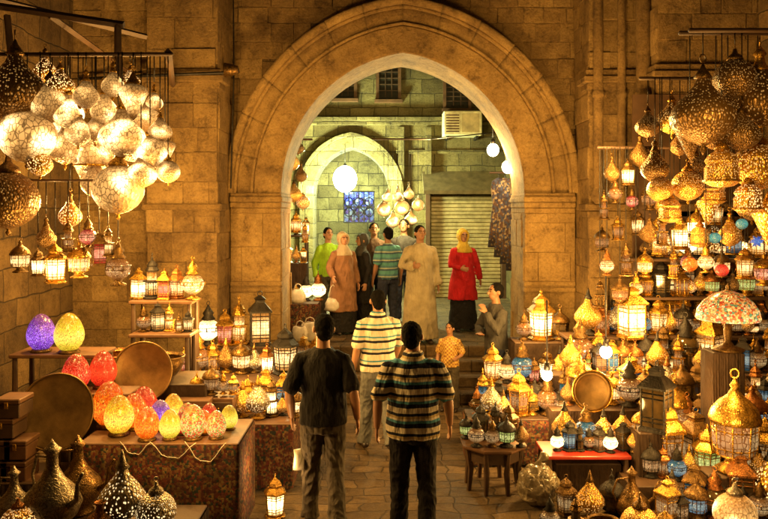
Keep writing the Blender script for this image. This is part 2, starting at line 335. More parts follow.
    if style=='robe':
        loft(bm,[(.08,.28,.21),(.5,.24,.18),(.95,.21,.155),(1.2,.195,.14),(1.34,.19*wide,.125),(1.41,.15,.1),(1.465,.09,.08),(1.485,.07,.07)],28)
    elif style=='coat':
        q=coatlen; loft(bm,[(q,.26,.2),(.8,.235,.175),(.98,.21,.155),(1.15,.18,.14),(1.3,.185,.13),(1.37,.17,.12),(1.43,.13,.1),(1.475,.085,.075)],28)
    else:
        q=shirtlen
        loft(bm,[(q,.18*wide,.138),(1.0,.176*wide,.136),(1.1,.168*wide,.13),(1.25,.182*wide,.138),(1.34,.184*wide,.125),(1.4,.155*wide,.108),(1.44,.108,.088),(1.475,.072,.07)],28)
        if collar: loft(bm,[(1.45,.085,.085,0,-.01),(1.51,.072,.072,0,0)],20)
    for s in (-1,1):
        e,wr=map(Vector,A[s]); sh=Vector((s*SX,0,1.372))
        if sleeve=='short': tube(bm,[sh+Vector((-s*.08,0,.022)),sh,sh.lerp(e,.35),sh.lerp(e,.88)],[.064,.070,.070,.068],16)
        else: tube(bm,[sh+Vector((-s*.08,0,.022)),sh,sh.lerp(e,.5),e,e.lerp(wr,.5),e.lerp(wr,.93)],[.062,.068,.066,.058,.052,.046 if style!='robe' else .08],16)
    remesh({'robe':'robe','coat':'coat'}.get(style,'shirt'),bm,M[top],root,vox,5,.015,5.5,.55)
    if style!='robe':
        bm=B()
        if style=='coat': loft(bm,[(.05,.26,.21),(.4,.23,.18),(.85,.17,.13),(.95,.16,.12)],24)
        else:
            loft(bm,[(.80,.155*wide,.11),(.88,.168*wide,.124),(.96,.163*wide,.120),(1.05,.152*wide,.110)],24)
            for s in (-1,1):
                k,an=map(Vector,L[s]); hp=Vector((s*.085,0,.9)); bot=an+Vector((0,0,-.02))
                tube(bm,[hp,hp.lerp(k,.5),k,k.lerp(bot,.5),k.lerp(bot,.85),bot],[.10,.09,.074,.07,.068,.074],16,round_=False)
        remesh('skirt' if style=='coat' else 'trousers',bm,M[bottom],root,vox,3,.013,8,.9)
    return root
walk={-1:((-.10,.10,.5),(-.11,.10,.08)),1:((.10,.05,.49),(.12,-.16,.12))}
person(323,6.12,0,.05,1.75,'man in a plain black t-shirt seen from behind, holding something white','c_black','c_jeans','skin',arms={-1:((-.27,-.09,1.14),(-.26,.06,.91)),1:((.25,-.10,1.14),(.28,.0,.90))},legs=walk,vox=.0085,head=.25,shirtlen=.86,wide=1.06,lean=.05)
person(413,5.9,0,-.03,1.72,'broad man in cream, navy and teal striped polo shirt nearest the camera, back turned','s_front','c_blackp','skin',arms={-1:((-.28,-.08,1.14),(-.29,.03,.90)),1:((.28,-.02,1.14),(.30,.10,.91))},vox=.0085,wide=1.18,legs={-1:((-.11,.06,.49),(-.11,.08,.08)),1:((.11,.04,.49),(.12,-.1,.1))},shirtlen=.84,head=-.2,collar=True,lean=-.06)
person(378,8.1,0,.25,1.74,'man in cream shirt with navy stripes and grey jeans walking towards the steps','s_mid','c_grey','skin',legs={-1:((-.1,.12,.5),(-.12,.14,.08)),1:((.1,-.0,.49),(.1,-.2,.13))},vox=.0095,arms={1:((.25,.05,1.14),(.24,.2,.96))},wide=1.08,collar=True)
person(450,9.75,0,PI-.3,1.14,'small boy in yellow checked shirt standing at the foot of the steps','check','c_jeans','skin',head=-.2,arms={-1:((-.26,.02,1.14),(-.2,.2,1.1))})
person(420,11.15,.63,PI+.15,1.75,'man in a long pale robe at the top of the steps','c_robe','c_robe','skin2',style='robe',sleeve='long',arms={1:((.28,.03,1.15),(.16,.2,1.16))},wide=1.1,head=.2)
person(463,12.3,.63,PI+.25,1.66,'woman in red cardigan, black skirt and yellow headscarf','c_red','c_black','skin',style='coat',sleeve='long',hair=False,scarf='c_yellow',arms={1:((.24,.05,1.14),(.12,.22,1.1)),-1:((-.26,0,1.14),(-.28,.08,.9))},head=.0,coatlen=.55)
person(343,12.0,.63,PI+.5,1.62,'woman in tan coat and cream headscarf carrying a white handbag','c_tan','c_black','skin',style='coat',sleeve='long',hair=False,scarf='c_cream',arms={1:((.26,0,1.15),(.28,.18,1.02))},coatlen=.4)
person(328,12.9,.63,PI+.5,1.68,'man in bright lime green shirt behind the woman in tan','c_lime','c_jeans','skin',sleeve='long')
person(388,12.35,.63,.5,1.7,'man in green and blue striped shirt beside the man in the pale robe','s_rear','c_navy','skin2')
person(404,13.3,.63,PI-.2,1.82,'tall man in dark shirt with his face above the robed man\'s shoulder','c_dkgrey','c_navy','skin2',sleeve='long')
person(374,13.0,.63,PI+.1,1.76,'dark haired man in dark brown shirt behind the striped shirt','c_brown','c_navy','skin2',sleeve='long')
person(362,12.4,.63,2.0,1.58,'woman in a black coat and dark grey headscarf in the crowd','c_black','c_black','skin',style='coat',sleeve='long',hair=False,scarf='c_dkgrey')
person(496,9.5,0,PI/2+.35,1.68,'stallholder in dark grey shirt with one hand raised to his chin','c_dkgrey','c_navy','skin2',sleeve='long',arms={-1:((-.26,.12,1.14),(-.10,.2,1.38)),1:((.26,.12,1.14),(.02,.22,1.1))})
def bag(name,label,cat,loc,r,mat,hl=.18,group=None,rz=0):
    root=empty(name,loc,label,cat,group,rz); bm=B()
    loft(bm,[(0,r*.75,r*.35),(.02,r,r*.5),(r*.5,r*1.02,r*.55),(r*.9,r*.95,r*.48),(r*1.5,r*.75,r*.25),(r*1.6,r*.68,r*.12)],24)
    for v in bm.verts: v.co+=v.co.normalized()*noise.noise(v.co*18+Vector(loc))*.035; v.co.z=max(0,v.co.z)
    obj('pouch',bm,M[mat],root)
    bm=B(); tube(bm,[(-r*.5,0,r*1.5),(-r*.3,0,r*1.5+hl*.8),(0,0,r*1.5+hl),(r*.3,0,r*1.5+hl*.8),(r*.5,0,r*1.5)],.008,6); obj('handle',bm,M[mat],root)
    return root
bag('handbag','white handbag held by the woman in the tan coat','handbag',P(333,311,11.85),.13,'white',.22)
bm=B(); loft(bm,[(0,.05,.008),(.02,.055,.012),(.12,.05,.014),(.17,.045,.008)],12)
for v in bm.verts: v.co.x+=noise.noise(v.co*20)*.02; v.co.y+=noise.noise(v.co*26)*.03
tag(obj('paper_packet',bm,M['white'],loc=P(299,470,6.15)),'crumpled white packet in the left hand of the black t-shirt man','packet')
# ---------- setting
g=B(); box(g,-30,30,-10,60,-.3,0); obj('ground',g,M['floor'],smooth=False,kind='structure')
g=B()
for i in range(4): box(g,-1.6,2.1,10.0+.3*i+random.uniform(-.01,.01),11.3,.1575*i+.002,.1575*(i+1),.018)
obj('steps',g,M['floor'],smooth=False,kind='structure')
g=B(); box(g,-9,9,11.25,40,0.01,.63); obj('upper_pavement',g,M['floor'],smooth=False,kind='structure')
def tinted(bm):
    return bm.faces.layers.float.get('tint') or bm.faces.layers.float.new('tint')
def blocks(bm,u0,u1,v0,v1,Mp,skip=None,ch=.34,bl=.6,dep=.12,pro=.022):
    lay=tinted(bm); v=v0; row=0
    while v<v1-.02:
        h=min(ch*random.uniform(.78,1.2),v1-v); u=u0-random.random()*bl*.6
        while u<u1:
            ln=bl*random.uniform(.45,1.3); a=max(u,u0); b=min(u+ln,u1); u+=ln
            if b-a<.04: continue
            if skip and skip(a,b,v,v+h): continue
            d=random.uniform(0,pro); i=.004; g_=.0012; tn=random.random(); dd=.008
            lo=[Mp(*q) for q in ((a+g_,v+g_,d-dd),(b-g_,v+g_,d-dd),(b-g_,v+h-g_,d-dd),(a+g_,v+h-g_,d-dd))]
            j=lambda:random.uniform(0,.026)*random.choice((.1,.3,1))
            hi=[Mp(q[0],q[1],q[2]+random.uniform(-.006,.004)) for q in ((a+i+j(),v+i+j(),d),(b-i-j(),v+i+j(),d),(b-i-j(),v+h-i-j(),d),(a+i+j(),v+h-i-j(),d))]
            bk=[Mp(*q) for q in ((a+g_,v+g_,-dep),(b-g_,v+g_,-dep),(b-g_,v+h-g_,-dep),(a+g_,v+h-g_,-dep))]
            V=[[bm.verts.new(q) for q in r] for r in (bk,lo,hi)]
            fs=[bm.faces.new(V[2])]
            for r0,r1 in ((V[0],V[1]),(V[1],V[2])):
                for k in range(4): fs.append(bm.faces.new((r0[k],r0[(k+1)%4],r1[(k+1)%4],r1[k])))
            for f in fs: f[lay]=tn
        v+=h; row+=1
ACX=.25; AE=.27; ZS=2.84
def inarch(x,z,hw):
    if z<ZS: return abs(x-ACX)<hw
    R=hw+AE; c=ACX+AE if x<ACX else ACX-AE
    return (x-c)**2+(z-ZS)**2<R*R
def arc(hw,t,side,cx=ACX,e=AE,zs=ZS):
    R=hw+e; th=PI-t*(PI-math.acos(-e/R)); x=e+R*math.cos(th)
    return (cx+(x if side<0 else -x), zs+R*math.sin(th))
def voussoirs(bm,h0,h1,y0,y1,n,cx=ACX,e=AE,zs=ZS,rnd=.012,sub=6,gap=.0006,rb=.01,wear=.006):
    lay=tinted(bm)
    for side in (-1,1):
        for i in range(n):
            t0=i/n+gap/2; t1=(i+1)/n-(gap/2 if i<n-1 else 0); d=random.uniform(0,rnd); tn=random.random(); prev=None; fs=[]
            for k in range(sub+1):
                t_=t0+(t1-t0)*k/sub; a=arc(h0,t_,side,cx,e,zs); b=arc(h1,t_,side,cx,e,zs)
                q0=(h1-h0)*.22 if rb is None else rb; c0=arc(h0+q0,t_,side,cx,e,zs); c1=arc(h1-q0,t_,side,cx,e,zs); wy=noise.noise(Vector((c0[0]*5,y0*3,c0[1]*5)))*wear; wz=noise.noise(Vector((c1[0]*5+9,y0*3,c1[1]*5)))*wear
                r=[bm.verts.new(q) for q in ((a[0],y1,a[1]),(a[0],y0-d+q0+wy,a[1]),(c0[0]+wz,y0-d+wy,c0[1]+wy),(c1[0],y0-d+wz,c1[1]),(b[0],y0-d+q0+wz,b[1]),(b[0],y1,b[1]))]
                if prev:
                    for q in range(6): fs.append(bm.faces.new((prev[q],prev[(q+1)%6],r[(q+1)%6],r[q])))
                else: fs.append(bm.faces.new(r))
                prev=r
            fs.append(bm.faces.new(prev[::-1]))
            for f in fs: f[lay]=tn
root=empty('arch_wall',(0,0,0),'tall sandstone wall with a wide pointed archway over the steps','wall')
bm=B(); blocks(bm,-2.1,2.65,0,6.6,lambda u,v,d:(u,10.06-d,v),skip=lambda a,b,c,d:any(inarch(x,z,2.1) for x in (a,b,(a+b)/2) for z in (c,d)),bl=.46,ch=.25)
obj('wall_face',bm,M['stone'],root,False)
bm=B()
for yy in (10.075,10.98):
    for side in (-1,1):
        n=16; xo=-4.6 if side<0 else 5.2
        pr=None
        for i in range(n+1):
            a=arc(1.9,i/n,side); top=(xo+(ACX-xo)*(i/n),6.8)
            cur=(bm.verts.new((a[0],yy,a[1])),bm.verts.new((top[0],yy,6.8)))
            if pr: bm.faces.new((pr[0],cur[0],cur[1],pr[1]))
            pr=cur
        a=arc(1.9,0,side); q=[(a[0],yy,0),(a[0],yy,ZS),(xo,yy,6.8),(xo,yy,0)]; bm.faces.new([bm.verts.new(p) for p in q])
obj('wall_core',bm,M['stonewall'],root,False)
bm=B(); voussoirs(bm,1.63,2.0,9.99,11.0,7,rnd=.003,wear=.016,rb=.02,sub=10); obj('arch_ring',bm,M['archstone'],root,False)
bm=B(); voussoirs(bm,2.0,2.035,9.965,10.3,7,rnd=.001,rb=None,sub=10); voussoirs(bm,2.035,2.22,10.005,10.3,7,rnd=.001,wear=.014,sub=10); voussoirs(bm,2.22,2.26,9.95,10.3,7,rnd=.001,rb=None,sub=10); voussoirs(bm,2.26,2.36,9.87,10.3,7,rnd=.002,rb=None,wear=.014,sub=10)
obj('arch_moulding',bm,M['archstone'],root,True)
bm=B()
for s in (-1,1):
    e0=ACX+s*1.63; e1=ACX+s*2.3
    lo,hi=min(e0,e1),max(e0,e1)
    blocks(bm,lo,hi,0,2.57,lambda u,v,d:(u,9.97-d,v),ch=.42,bl=.6)
    blocks(bm,10.0,11.0,.0,2.57,lambda u,v,d,s=s,e0=e0:(e0-s*d,u,v),ch=.42,bl=.5)
    box(bm,lo,hi,9.985,10.99,0,2.58)
    for z,d in ((2.57,.02),(2.645,.045),(2.72,.07),(2.785,.03)):
        box(bm,lo-(.4*d if s>0 else 0),hi+(.4*d if s<0 else 0),9.96-d,11.0,z,z+(.073 if z<2.75 else .055),.012)
    for z in (1.52,1.6): box(bm,lo-.02*(s>0),hi+.02*(s<0),9.92,10.05,z,z+.06,.01)
obj('jamb',bm,M['archstone'],root,False)
def pier(x0,x1,y,label,side,pro=.022):
    r=empty('stone_pier',(0,0,0),label,'pier'); bm=B()
    blocks(bm,x0,x1,0,6.6,lambda u,v,d:(u,y-d,v),ch=.34,bl=.5,pro=pro)
    xs=x1 if side<0 else x0
    blocks(bm,y,10.05,0,6.6,lambda u,v,d:(xs-side*d,u,v),ch=.34,bl=.55)
    obj('stone_face',bm,M['stone'],r,False)
    bm=B(); box(bm,x0+.01,x1-.01,y+.012,10.05,0,6.6); obj('core',bm,M['stonewall'],r,False)
    for zs in (((4.12,.03),(4.2,.08),(4.285,.05)),((2.52,.03),(2.605,.06))):
        bm=B()
        for z,d in zs: box(bm,x0-d,x1+d,y-d,y+.3,z,z+.087,.014)
        obj('cornice',bm,M['stone'],r,False)
pier(-2.95,-2.07,9.3,'square stone pier left of the archway with carved cornice bands',-1,.06)
pier(2.57,3.3,9.35,'square stone pier right of the archway with carved cornice bands',1,.03)
pier(3.3,4.5,9.0,'wider stone pier at far right behind the hanging brass lamps',1,.03)
pier(-4.0,-2.95,9.6,'recessed stone pier at far left behind the hanging white lamps',-1,.04)
for cx_,cr,lb in ((3.22,.09,'thicker rounded stone shaft on the right pier'),(2.66,.06,'thinner rounded stone shaft at the inner corner of the right pier'),(2.95,.05,'slim middle stone shaft on the front of the right pier')):
    bm=B(); tube(bm,[(cx_,9.27,2.72),(cx_,9.27,6.6)],cr,14); lathe(bm,[(cr,2.72),(cr*1.5,2.76),(cr*1.3,2.84),(cr,2.88)],14,M4=Matrix.Translation((cx_,9.27,0))); lathe(bm,[(cr,4.0),(cr*1.4,4.04),(cr,4.1)],14,M4=Matrix.Translation((cx_,9.27,0))); tag(obj('stone_shaft',bm,M['stone']),lb,'column')
bm=B(); box(bm,-4.4,-4.0,-3,10,0,6.6); tag(obj('side_wall',bm,M['stonewall'],smooth=False),'dark stone side wall behind the left stall','wall')
bm=B(); box(bm,4.5,4.9,-3,10,0,6.6); tag(obj('side_wall',bm,M['stonewall'],smooth=False),'dark stone side wall behind the right stall','wall')
# ---------- far buildings
r=empty('rear_building',(0,0,0),'tall pale green lit stone building across the lane beyond the archway','building')
FY=17.
def farx(px): return X(px,FY)
fcx=-.75; fh=.86; fzs=3.0; fe=.2
bm=B()
for side in (-1,1):
    n=12; xo=-5 if side<0 else 6; pr=None
    for i in range(n+1):
        a=arc(fh,i/n,side,fcx,fe,fzs); cur=(bm.verts.new((a[0],FY,a[1])),bm.verts.new((xo+(fcx-xo)*(i/n),FY,10)))
        if pr: bm.faces.new((pr[0],cur[0],cur[1],pr[1]))
        pr=cur
    a=arc(fh,0,side,fcx,fe,fzs); bm.faces.new([bm.verts.new(p) for p in ((a[0],FY,.6),(a[0],FY,fzs),(xo,FY,10),(xo,FY,.6))])
obj('wall',bm,M['farstone'],r,False)
bm=B(); voussoirs(bm,fh,fh+.25,FY-.08,FY+.8,9,fcx,fe,fzs); voussoirs(bm,fh+.25,fh+.34,FY-.14,FY+.1,9,fcx,fe,fzs)
for s in (-1,1): box(bm,min(fcx+s*fh,fcx+s*(fh+.3)),max(fcx+s*fh,fcx+s*(fh+.3)),FY-.1,FY+.8,.6,fzs)
obj('archway',bm,M['farstone'],r,False)
for z,d in ((4.55,.1),(3.9,.06)):
    bm=B(); box(bm,farx(396) if z<4 else -5,6,FY-d,FY+.05,z,z+.09,.01)
    if z>4: box(bm,-5,6,FY-.16,FY+.05,z+.092,z+.18,.01)
    obj('cornice',bm,M['farstone'],r,False)
for px in (398,425): bm=B(); box(bm,farx(px),farx(px+6),FY-.12,FY+.02,.6,4.5); obj('pilaster',bm,M['farstone'],r,False)
def window(px0,px1,py0,py1,sh=False):
    a=P(px0,py1,FY); b=P(px1,py0,FY)
    bm=B()
    for q in ((a.x-.07,a.x,a.z-.07,b.z+.07),(b.x,b.x+.07,a.z-.07,b.z+.07)): box(bm,q[0],q[1],FY-.07,FY+.02,q[2],q[3])
    box(bm,a.x,b.x,FY-.07,FY+.02,b.z,b.z+.07); box(bm,a.x-.1,b.x+.1,FY-.14,FY+.02,a.z-.14,a.z-.07)
    f=obj('window',bm,M['wood2'],r,False)
    bm=B(); box(bm,a.x,b.x,FY-.02,FY-.006,a.z-.07,b.z); obj('pane',bm,M['darkvoid'],f,False)
    bm=B()
    n=3
    for i in range(1,n): x=a.x+(b.x-a.x)*i/n; box(bm,x-.012,x+.012,FY-.05,FY-.03,a.z,b.z)
    for i in range(1,6): z=a.z+(b.z-a.z)*i/6; box(bm,a.x,b.x,FY-.048,FY-.032,z-.01,z+.01)
    obj('grille',bm,M['wood'],f,False)
window(336,354,66,96); window(379,398,60,97); window(446,468,78,106)
r2=empty('roller_shutter',(0,0,0),'closed ribbed roller shutter on the shop across the lane','shutter')
a=P(430,330,16.9); b=P(501,198,16.9); bm=B(); z=.64
while z<b.z:
    box(bm,a.x,b.x,FY-.09,FY-.03,z,z+.075,.012); z+=.085
obj('slats',bm,M['shutter'],r2,False)
bm=B(); box(bm,a.x-.1,a.x-.005,FY-.2,FY-.01,.63,b.z+.1); box(bm,b.x+.005,b.x+.1,FY-.2,FY-.01,.63,b.z+.1); box(bm,a.x-.1,b.x+.1,FY-.3,FY-.01,b.z+.1,b.z+.32); obj('frame',bm,M['wood2'],r2,False)
bm=B()
a=P(424,190,16.2); b=P(512,190,16.2)
vs=[bm.verts.new(q) for q in ((a.x,16.3,3.05),(b.x,16.3,3.05),(b.x,16.98,3.5),(a.x,16.98,3.5),(a.x,16.3,2.97),(b.x,16.3,2.97),(b.x,16.98,3.42),(a.x,16.98,3.42))]
for q in ((0,1,2,3),(7,6,5,4),(0,4,5,1),(1,5,6,2),(0,3,7,4)): bm.faces.new([vs[i] for i in q])
tag(obj('shop_canopy',bm,M['canopy'],smooth=False),'sloping plain canopy above the roller shutter','canopy')
r3=empty('air_conditioner',P(462,124,16.6),'boxy cream air conditioner fixed high on the rear wall','air conditioner')
bm=B(); box(bm,-.42,.42,-.2,.36,-.27,.27,.02); obj('casing',bm,M['ac'],r3,False)
bm=B(); box(bm,-.02,.36,-.215,-.205,-.2,.2)
obj('fan_grille',bm,M['shutter'],r3,False)
bm=B()
for i in range(7): box(bm,-.37,-.08,-.214,-.203,-.2+i*.06,-.175+i*.06)
obj('vent',bm,M['wood2'],r3,False)
bm=B(); box(bm,-.35,-.3,-.1,.38,-.34,-.272); box(bm,.3,.35,-.1,.38,-.34,-.272); obj('bracket',bm,M['black'],r3,False)
for x0,x1,lb in ((-6.,-2.35,'dark shop wall on the left side of the rear lane'),(2.75,6.,'dark shop wall on the right side of the rear lane')):
    bm=B(); box(bm,x0,x1,11.6,17.2,.63,8); tag(obj('lane_wall',bm,M['farstone'],smooth=False),lb,'wall')
bm=B(); box(bm,-4,3,20.5,20.8,.6,8); box(bm,-2.2,-2.0,17.8,20.5,.6,5); box(bm,.5,.7,17.8,20.5,.6,5); box(bm,-2.2,.7,17.8,20.5,4.8,5); tag(obj('passage_wall',bm,M['farstone'],smooth=False),'walls of the lit passage behind the small rear arch','wall')
r4=empty('blue_light_screen',P(359,207,17.9),'blue lit lattice screen hanging inside the small rear arch','light')
bm=B(); box(bm,-.36,.36,0,.03,-.36,.36); obj('panel',bm,M['bluelit'],r4,False)
bm=B()
for i in range(7): x=-.36+i*.12; box(bm,x-.012,x+.012,-.03,-.004,-.38,.38)
for i in range(3): torus(bm,(-.24+i*.24,-.02,.12),.1,.014,'Y',16,5); torus(bm,(-.24+i*.24,-.02,-.12),.1,.014,'Y',16,5)
for z in (-.37,0,.37): box(bm,-.38,.38,-.028,-.006,z-.016,z+.016)
obj('lattice',bm,M['black'],r4,False)
def light(p,power,col=(1,.56,.2),rad=.07):
    l=bpy.data.lights.new('lamp_or_fill_light','POINT'); l.energy=power; l.color=col; l.shadow_soft_size=rad
    o=bpy.data.objects.new('lamp_or_fill_light',l); C.objects.link(o); o.location=p; return o
def bulb(px,py,Y,rad,mat,label,power,col,arm=True,lr=.06,top=None,star=0):
    p=P(px,py,Y); o=empty('hanging_bulb',p,label,'lamp')
    bm=B(); ell(bm,(0,0,0),(rad,rad,rad*1.1),n=14); obj('bulb',bm,M[mat],o)
    bm=B(); lathe(bm,[(0,rad+.07),(.03,rad+.07),(.035,rad-.01),(0,rad-.01)],10); obj('socket',bm,M['black'],o)
    bm=B(); tube(bm,[(0,0,rad+.06),(0,0,(top or p.z+.6)-p.z)],.008,6); obj('cord',bm,M['black'],o)
    light(p+Vector((0,-rad-.12,-.05)),power,col,lr)
bulb(345,179,16.6,.27,'greenbulb','very bright greenish white globe lamp hanging in the small rear arch',1150,(.88,1,.5),lr=.2,top=4.1)
light(P(350,180,19.2),600,(.8,1,.6),.2)  # added fill light to brighten the passage walls, no lamp hangs there
bulb(493,150,11.2,.09,'bulb','upper left of two bare bulbs at the right side of the archway',45,(1,.66,.26),top=4.4)
bulb(508,167,11.1,.09,'bulb','lower right of two bare bulbs at the right side of the archway',45,(1,.66,.26),top=4.2)
# ---------- lamps
CA={}
def cached(key,fn):
    if key not in CA: CA[key]=fn()
    return CA[key]
def hexpost(n,r0,r1,z0,z1,w,ph,mid=()):
    bm=B()
    for i in range(n):
        a=ph+2*PI*i/n; tube(bm,[(r0*math.cos(a),r0*math.sin(a),z0),(r1*math.cos(a),r1*math.sin(a),z1)],w,5,round_=False)
        for m in mid:
            rr=r0+(r1-r0)*(m-z0)/(z1-z0); b=ph+2*PI*(i+1)/n
            tube(bm,[(rr*math.cos(a),rr*math.sin(a),m),(rr*math.cos(b),rr*math.sin(b),m)],w*.7,4,round_=False)
        b=a+PI/n; k=math.cos(PI/n)
        tube(bm,[(r0*k*math.cos(b),r0*k*math.sin(b),z0),(r1*k*math.cos(b),r1*k*math.sin(b),z1)],w*.5,4,round_=False)
    return bm
SH={}
def lat(p,n,ph=0):
    def f(): bm=B(); lathe(bm,p,n,ph); return bm
    return f
def tor(z,R=.045,r=.009):
    def f(): bm=B(); torus(bm,(0,0,z),R,r); return bm
    return f
SH['hexagonal lantern']=[('base',lat([(0,0),(.25,0),(.27,.03),(.2,.06),(.23,.1),(0,.1)],6),'m',0),('glass_pane',lat([(.19,.1),(.23,.56)],6),'g',0),('frame',lambda:hexpost(6,.2,.24,.1,.57,.013,0,(.16,.22,.44,.5)),'m',0),('roof',lat([(.0,.56),(.29,.56),(.28,.6),(.2,.67),(.15,.71),(.17,.75),(.14,.82),(.06,.88),(.03,.92),(0,.93)],6),'m',0),('ring',tor(.965),'m',1)]
SH['square lantern']=[('base',lat([(0,0),(.28,0),(.28,.04),(.24,.07),(0,.07)],4,PI/4),'m',0),('glass_pane',lat([(.23,.07),(.23,.62)],4,PI/4),'g',0),('frame',lambda:hexpost(4,.24,.24,.07,.62,.015,PI/4,(.14,.2,.48,.55)),'m',0),('roof',lat([(0,.62),(.3,.62),(.3,.65),(.12,.8),(.12,.85),(.15,.87),(.03,.94),(0,.94)],4,PI/4),'m',0),('ring',tor(.97),'m',1)]
SH['domed lantern']=[('base',lat([(0,0),(.2,0),(.22,.03),(.12,.08),(.1,.12),(.22,.18),(0,.18)],12),'m',1),('glass_pane',lat([(.21,.18),(.25,.3),(.25,.48)],8),'g',0),('frame',lambda:hexpost(8,.23,.26,.18,.5,.011,0,(.24,.3,.42)),'m',0),('roof',lat([(0,.49),(.28,.49),(.29,.53),(.25,.62),(.17,.7),(.08,.76),(.04,.82),(.06,.85),(.02,.9),(0,.93)],16),'m',1),('ring',tor(.965),'m',1)]
SH['bulbous lantern']=[('base',lat([(0,0),(.16,0),(.18,.03),(.07,.08),(.09,.12)],12),'m',1),('glass_pane',lat([(.09,.12),(.24,.24),(.27,.38),(.2,.52),(.11,.58)],12),'g',1),('frame',lambda:hexpost(8,.275,.275,.34,.42,.014,0,(.34,.42)),'m',0),('roof',lat([(.11,.57),(.17,.6),(.1,.68),(.13,.74),(.06,.84),(.02,.92),(0,.93)],12),'m',1),('ring',tor(.965),'m',1)]
SH['minaret lantern']=[('base',lat([(0,0),(.2,0),(.21,.03),(.15,.06),(.17,.09),(0,.09)],8),'m',0),('glass_pane',lat([(.13,.09),(.13,.36),(.1,.42),(.1,.6)],8),'g',0),('frame',lambda:hexpost(8,.14,.14,.09,.38,.01,0,(.2,.36)),'m',0),('gallery',lat([(.14,.36),(.19,.38),(.19,.41),(.12,.42)],8),'m',0),('roof',lat([(0,.6),(.14,.6),(.15,.63),(.11,.7),(.12,.74),(.05,.83),(.02,.86),(.03,.9),(0,.95)],8),'m',0),('ring',tor(.98,.03),'m',1)]
SH['pierced globe lamp']=[('globe',lat([(0,0),(.06,.01),(.14,.035),(.2,.07),(.28,.13),(.33,.2),(.37,.28),(.38,.36),(.37,.44),(.34,.52),(.29,.6),(.22,.66),(.12,.72)],32),'p',1),('cap',lat([(.12,.71),(.15,.72),(.13,.78),(.05,.84),(.03,.92),(0,.93)],14),'m',1),('finial',lat([(0,-.09),(.02,-.07),(.035,-.04),(.015,-.01),(.05,.012)],10),'m',1),('ring',tor(.965),'m',1)]
SH['onion lamp']=[('globe',lat([(.05,.0),(.16,.05),(.27,.12),(.34,.21),(.36,.3),(.33,.4),(.25,.5),(.16,.58),(.1,.66),(.07,.74)],30),'p',1),('cap',lat([(.07,.73),(.1,.75),(.07,.8),(.03,.86),(0,.93)],14),'m',1),('finial',lat([(0,-.12),(.02,-.09),(.04,-.05),(.02,-.02),(.06,.002)],10),'m',1),('ring',tor(.965),'m',1)]
SH['teardrop lamp']=[('globe',lat([(0,.04),(.08,.06),(.19,.13),(.25,.2),(.28,.27),(.28,.33),(.26,.4),(.22,.46),(.13,.57),(.08,.66)],26),'p',1),('neck',lat([(.08,.65),(.1,.67),(.06,.72),(.045,.8),(.07,.83),(.04,.88),(0,.93)],14),'m',1),('finial',lat([(0,-.04),(.02,-.02),(.04,.01),(.015,.03),(.05,.055)],10),'m',1),('ring',tor(.965),'m',1)]
SH['inverted cone lamp']=[('globe',lat([(0,0),(.05,.05),(.13,.22),(.22,.42),(.27,.52),(.25,.6),(.14,.66)],24),'p',1),('neck',lat([(.14,.65),(.16,.67),(.1,.72),(.04,.84),(0,.93)],14),'m',1),('ring',tor(.965),'m',1)]
SH['drum lamp']=[('globe',lat([(.04,0),(.2,.03),(.3,.1),(.3,.36),(.26,.42),(.3,.48),(.22,.6),(.1,.68)],12),'p',0),('band',lat([(.3,.1),(.33,.11),(.33,.14),(.3,.15)],12),'m',0),('cap',lat([(.1,.67),(.14,.69),(.1,.76),(.04,.84),(0,.93)],12),'m',1),('ring',tor(.965),'m',1)]
SH['pierced table lamp']=[('foot',lat([(0,0),(.17,0),(.18,.03),(.08,.07),(.06,.12)],16),'m',1),('globe',lat([(.06,.12),(.2,.2),(.29,.33),(.28,.43),(.19,.56),(.09,.68),(.06,.76)],24),'p',1),('neck',lat([(.06,.75),(.09,.77),(.05,.83),(.02,.95),(0,1.)],12),'m',1)]
def starf():
    bm=B(); bmesh.ops.create_icosphere(bm,subdivisions=1,radius=.2,matrix=Matrix.Translation((0,0,.42)))
    r_=bmesh.ops.poke(bm,faces=bm.faces[:]); c=Vector((0,0,.42))
    for v in r_['verts']: v.co=c+(v.co-c).normalized()*.4
    return bm
SH['star lamp']=[('star',starf,'p',0),('neck',lat([(.0,.74),(.05,.76),(.05,.82),(.02,.9),(0,.93)],10),'m',1),('ring',tor(.965),'m',1)]
SH['egg lamp']=[('base',lat([(0,0),(.26,0),(.27,.03),(.22,.07),(.2,.09),(0,.09)],20),'m',1),('shade',lat([(.2,.08),(.3,.2),(.35,.32),(.365,.43),(.35,.55),(.31,.68),(.26,.79),(.18,.9),(.1,.97),(0,1.)],30),'e',1)]
SH['mosaic dome lamp']=[('foot',lat([(0,0),(.25,0),(.26,.03),(.1,.08),(.05,.15),(.07,.3),(.04,.5),(0,.5)],20),'m',1),('shade',lat([(.48,.5),(.5,.53),(.47,.66),(.38,.8),(.22,.92),(.05,.98)],32),'e',1),('finial',lat([(.06,.97),(.03,1.),(.04,1.04),(0,1.1)],12),'m',1)]
SH['jug']=[('body',lat([(0,0),(.18,0),(.2,.03),(.15,.06),(.27,.17),(.32,.3),(.27,.43),(.13,.58),(.07,.7),(.06,.84),(.1,.9),(.07,.92),(.03,.97),(0,1.02)],26),'m',1),
 ('spout',lambda:(lambda bm:(tube(bm,[(.26,0,.3),(.42,0,.42),(.44,0,.6),(.52,0,.72)],[.045,.03,.022,.02],8),bm)[1])(B()),'m',1),('handle',lambda:(lambda bm:(tube(bm,[(-.07,0,.8),(-.28,0,.78),(-.36,0,.55),(-.3,0,.38)],.018,8),bm)[1])(B()),'m',1)]
SH['vase']=[('body',lat([(0,0),(.16,0),(.18,.03),(.13,.06),(.3,.22),(.34,.36),(.26,.5),(.12,.62),(.08,.74),(.13,.84),(.11,.84),(.06,.74)],26),'m',1)]
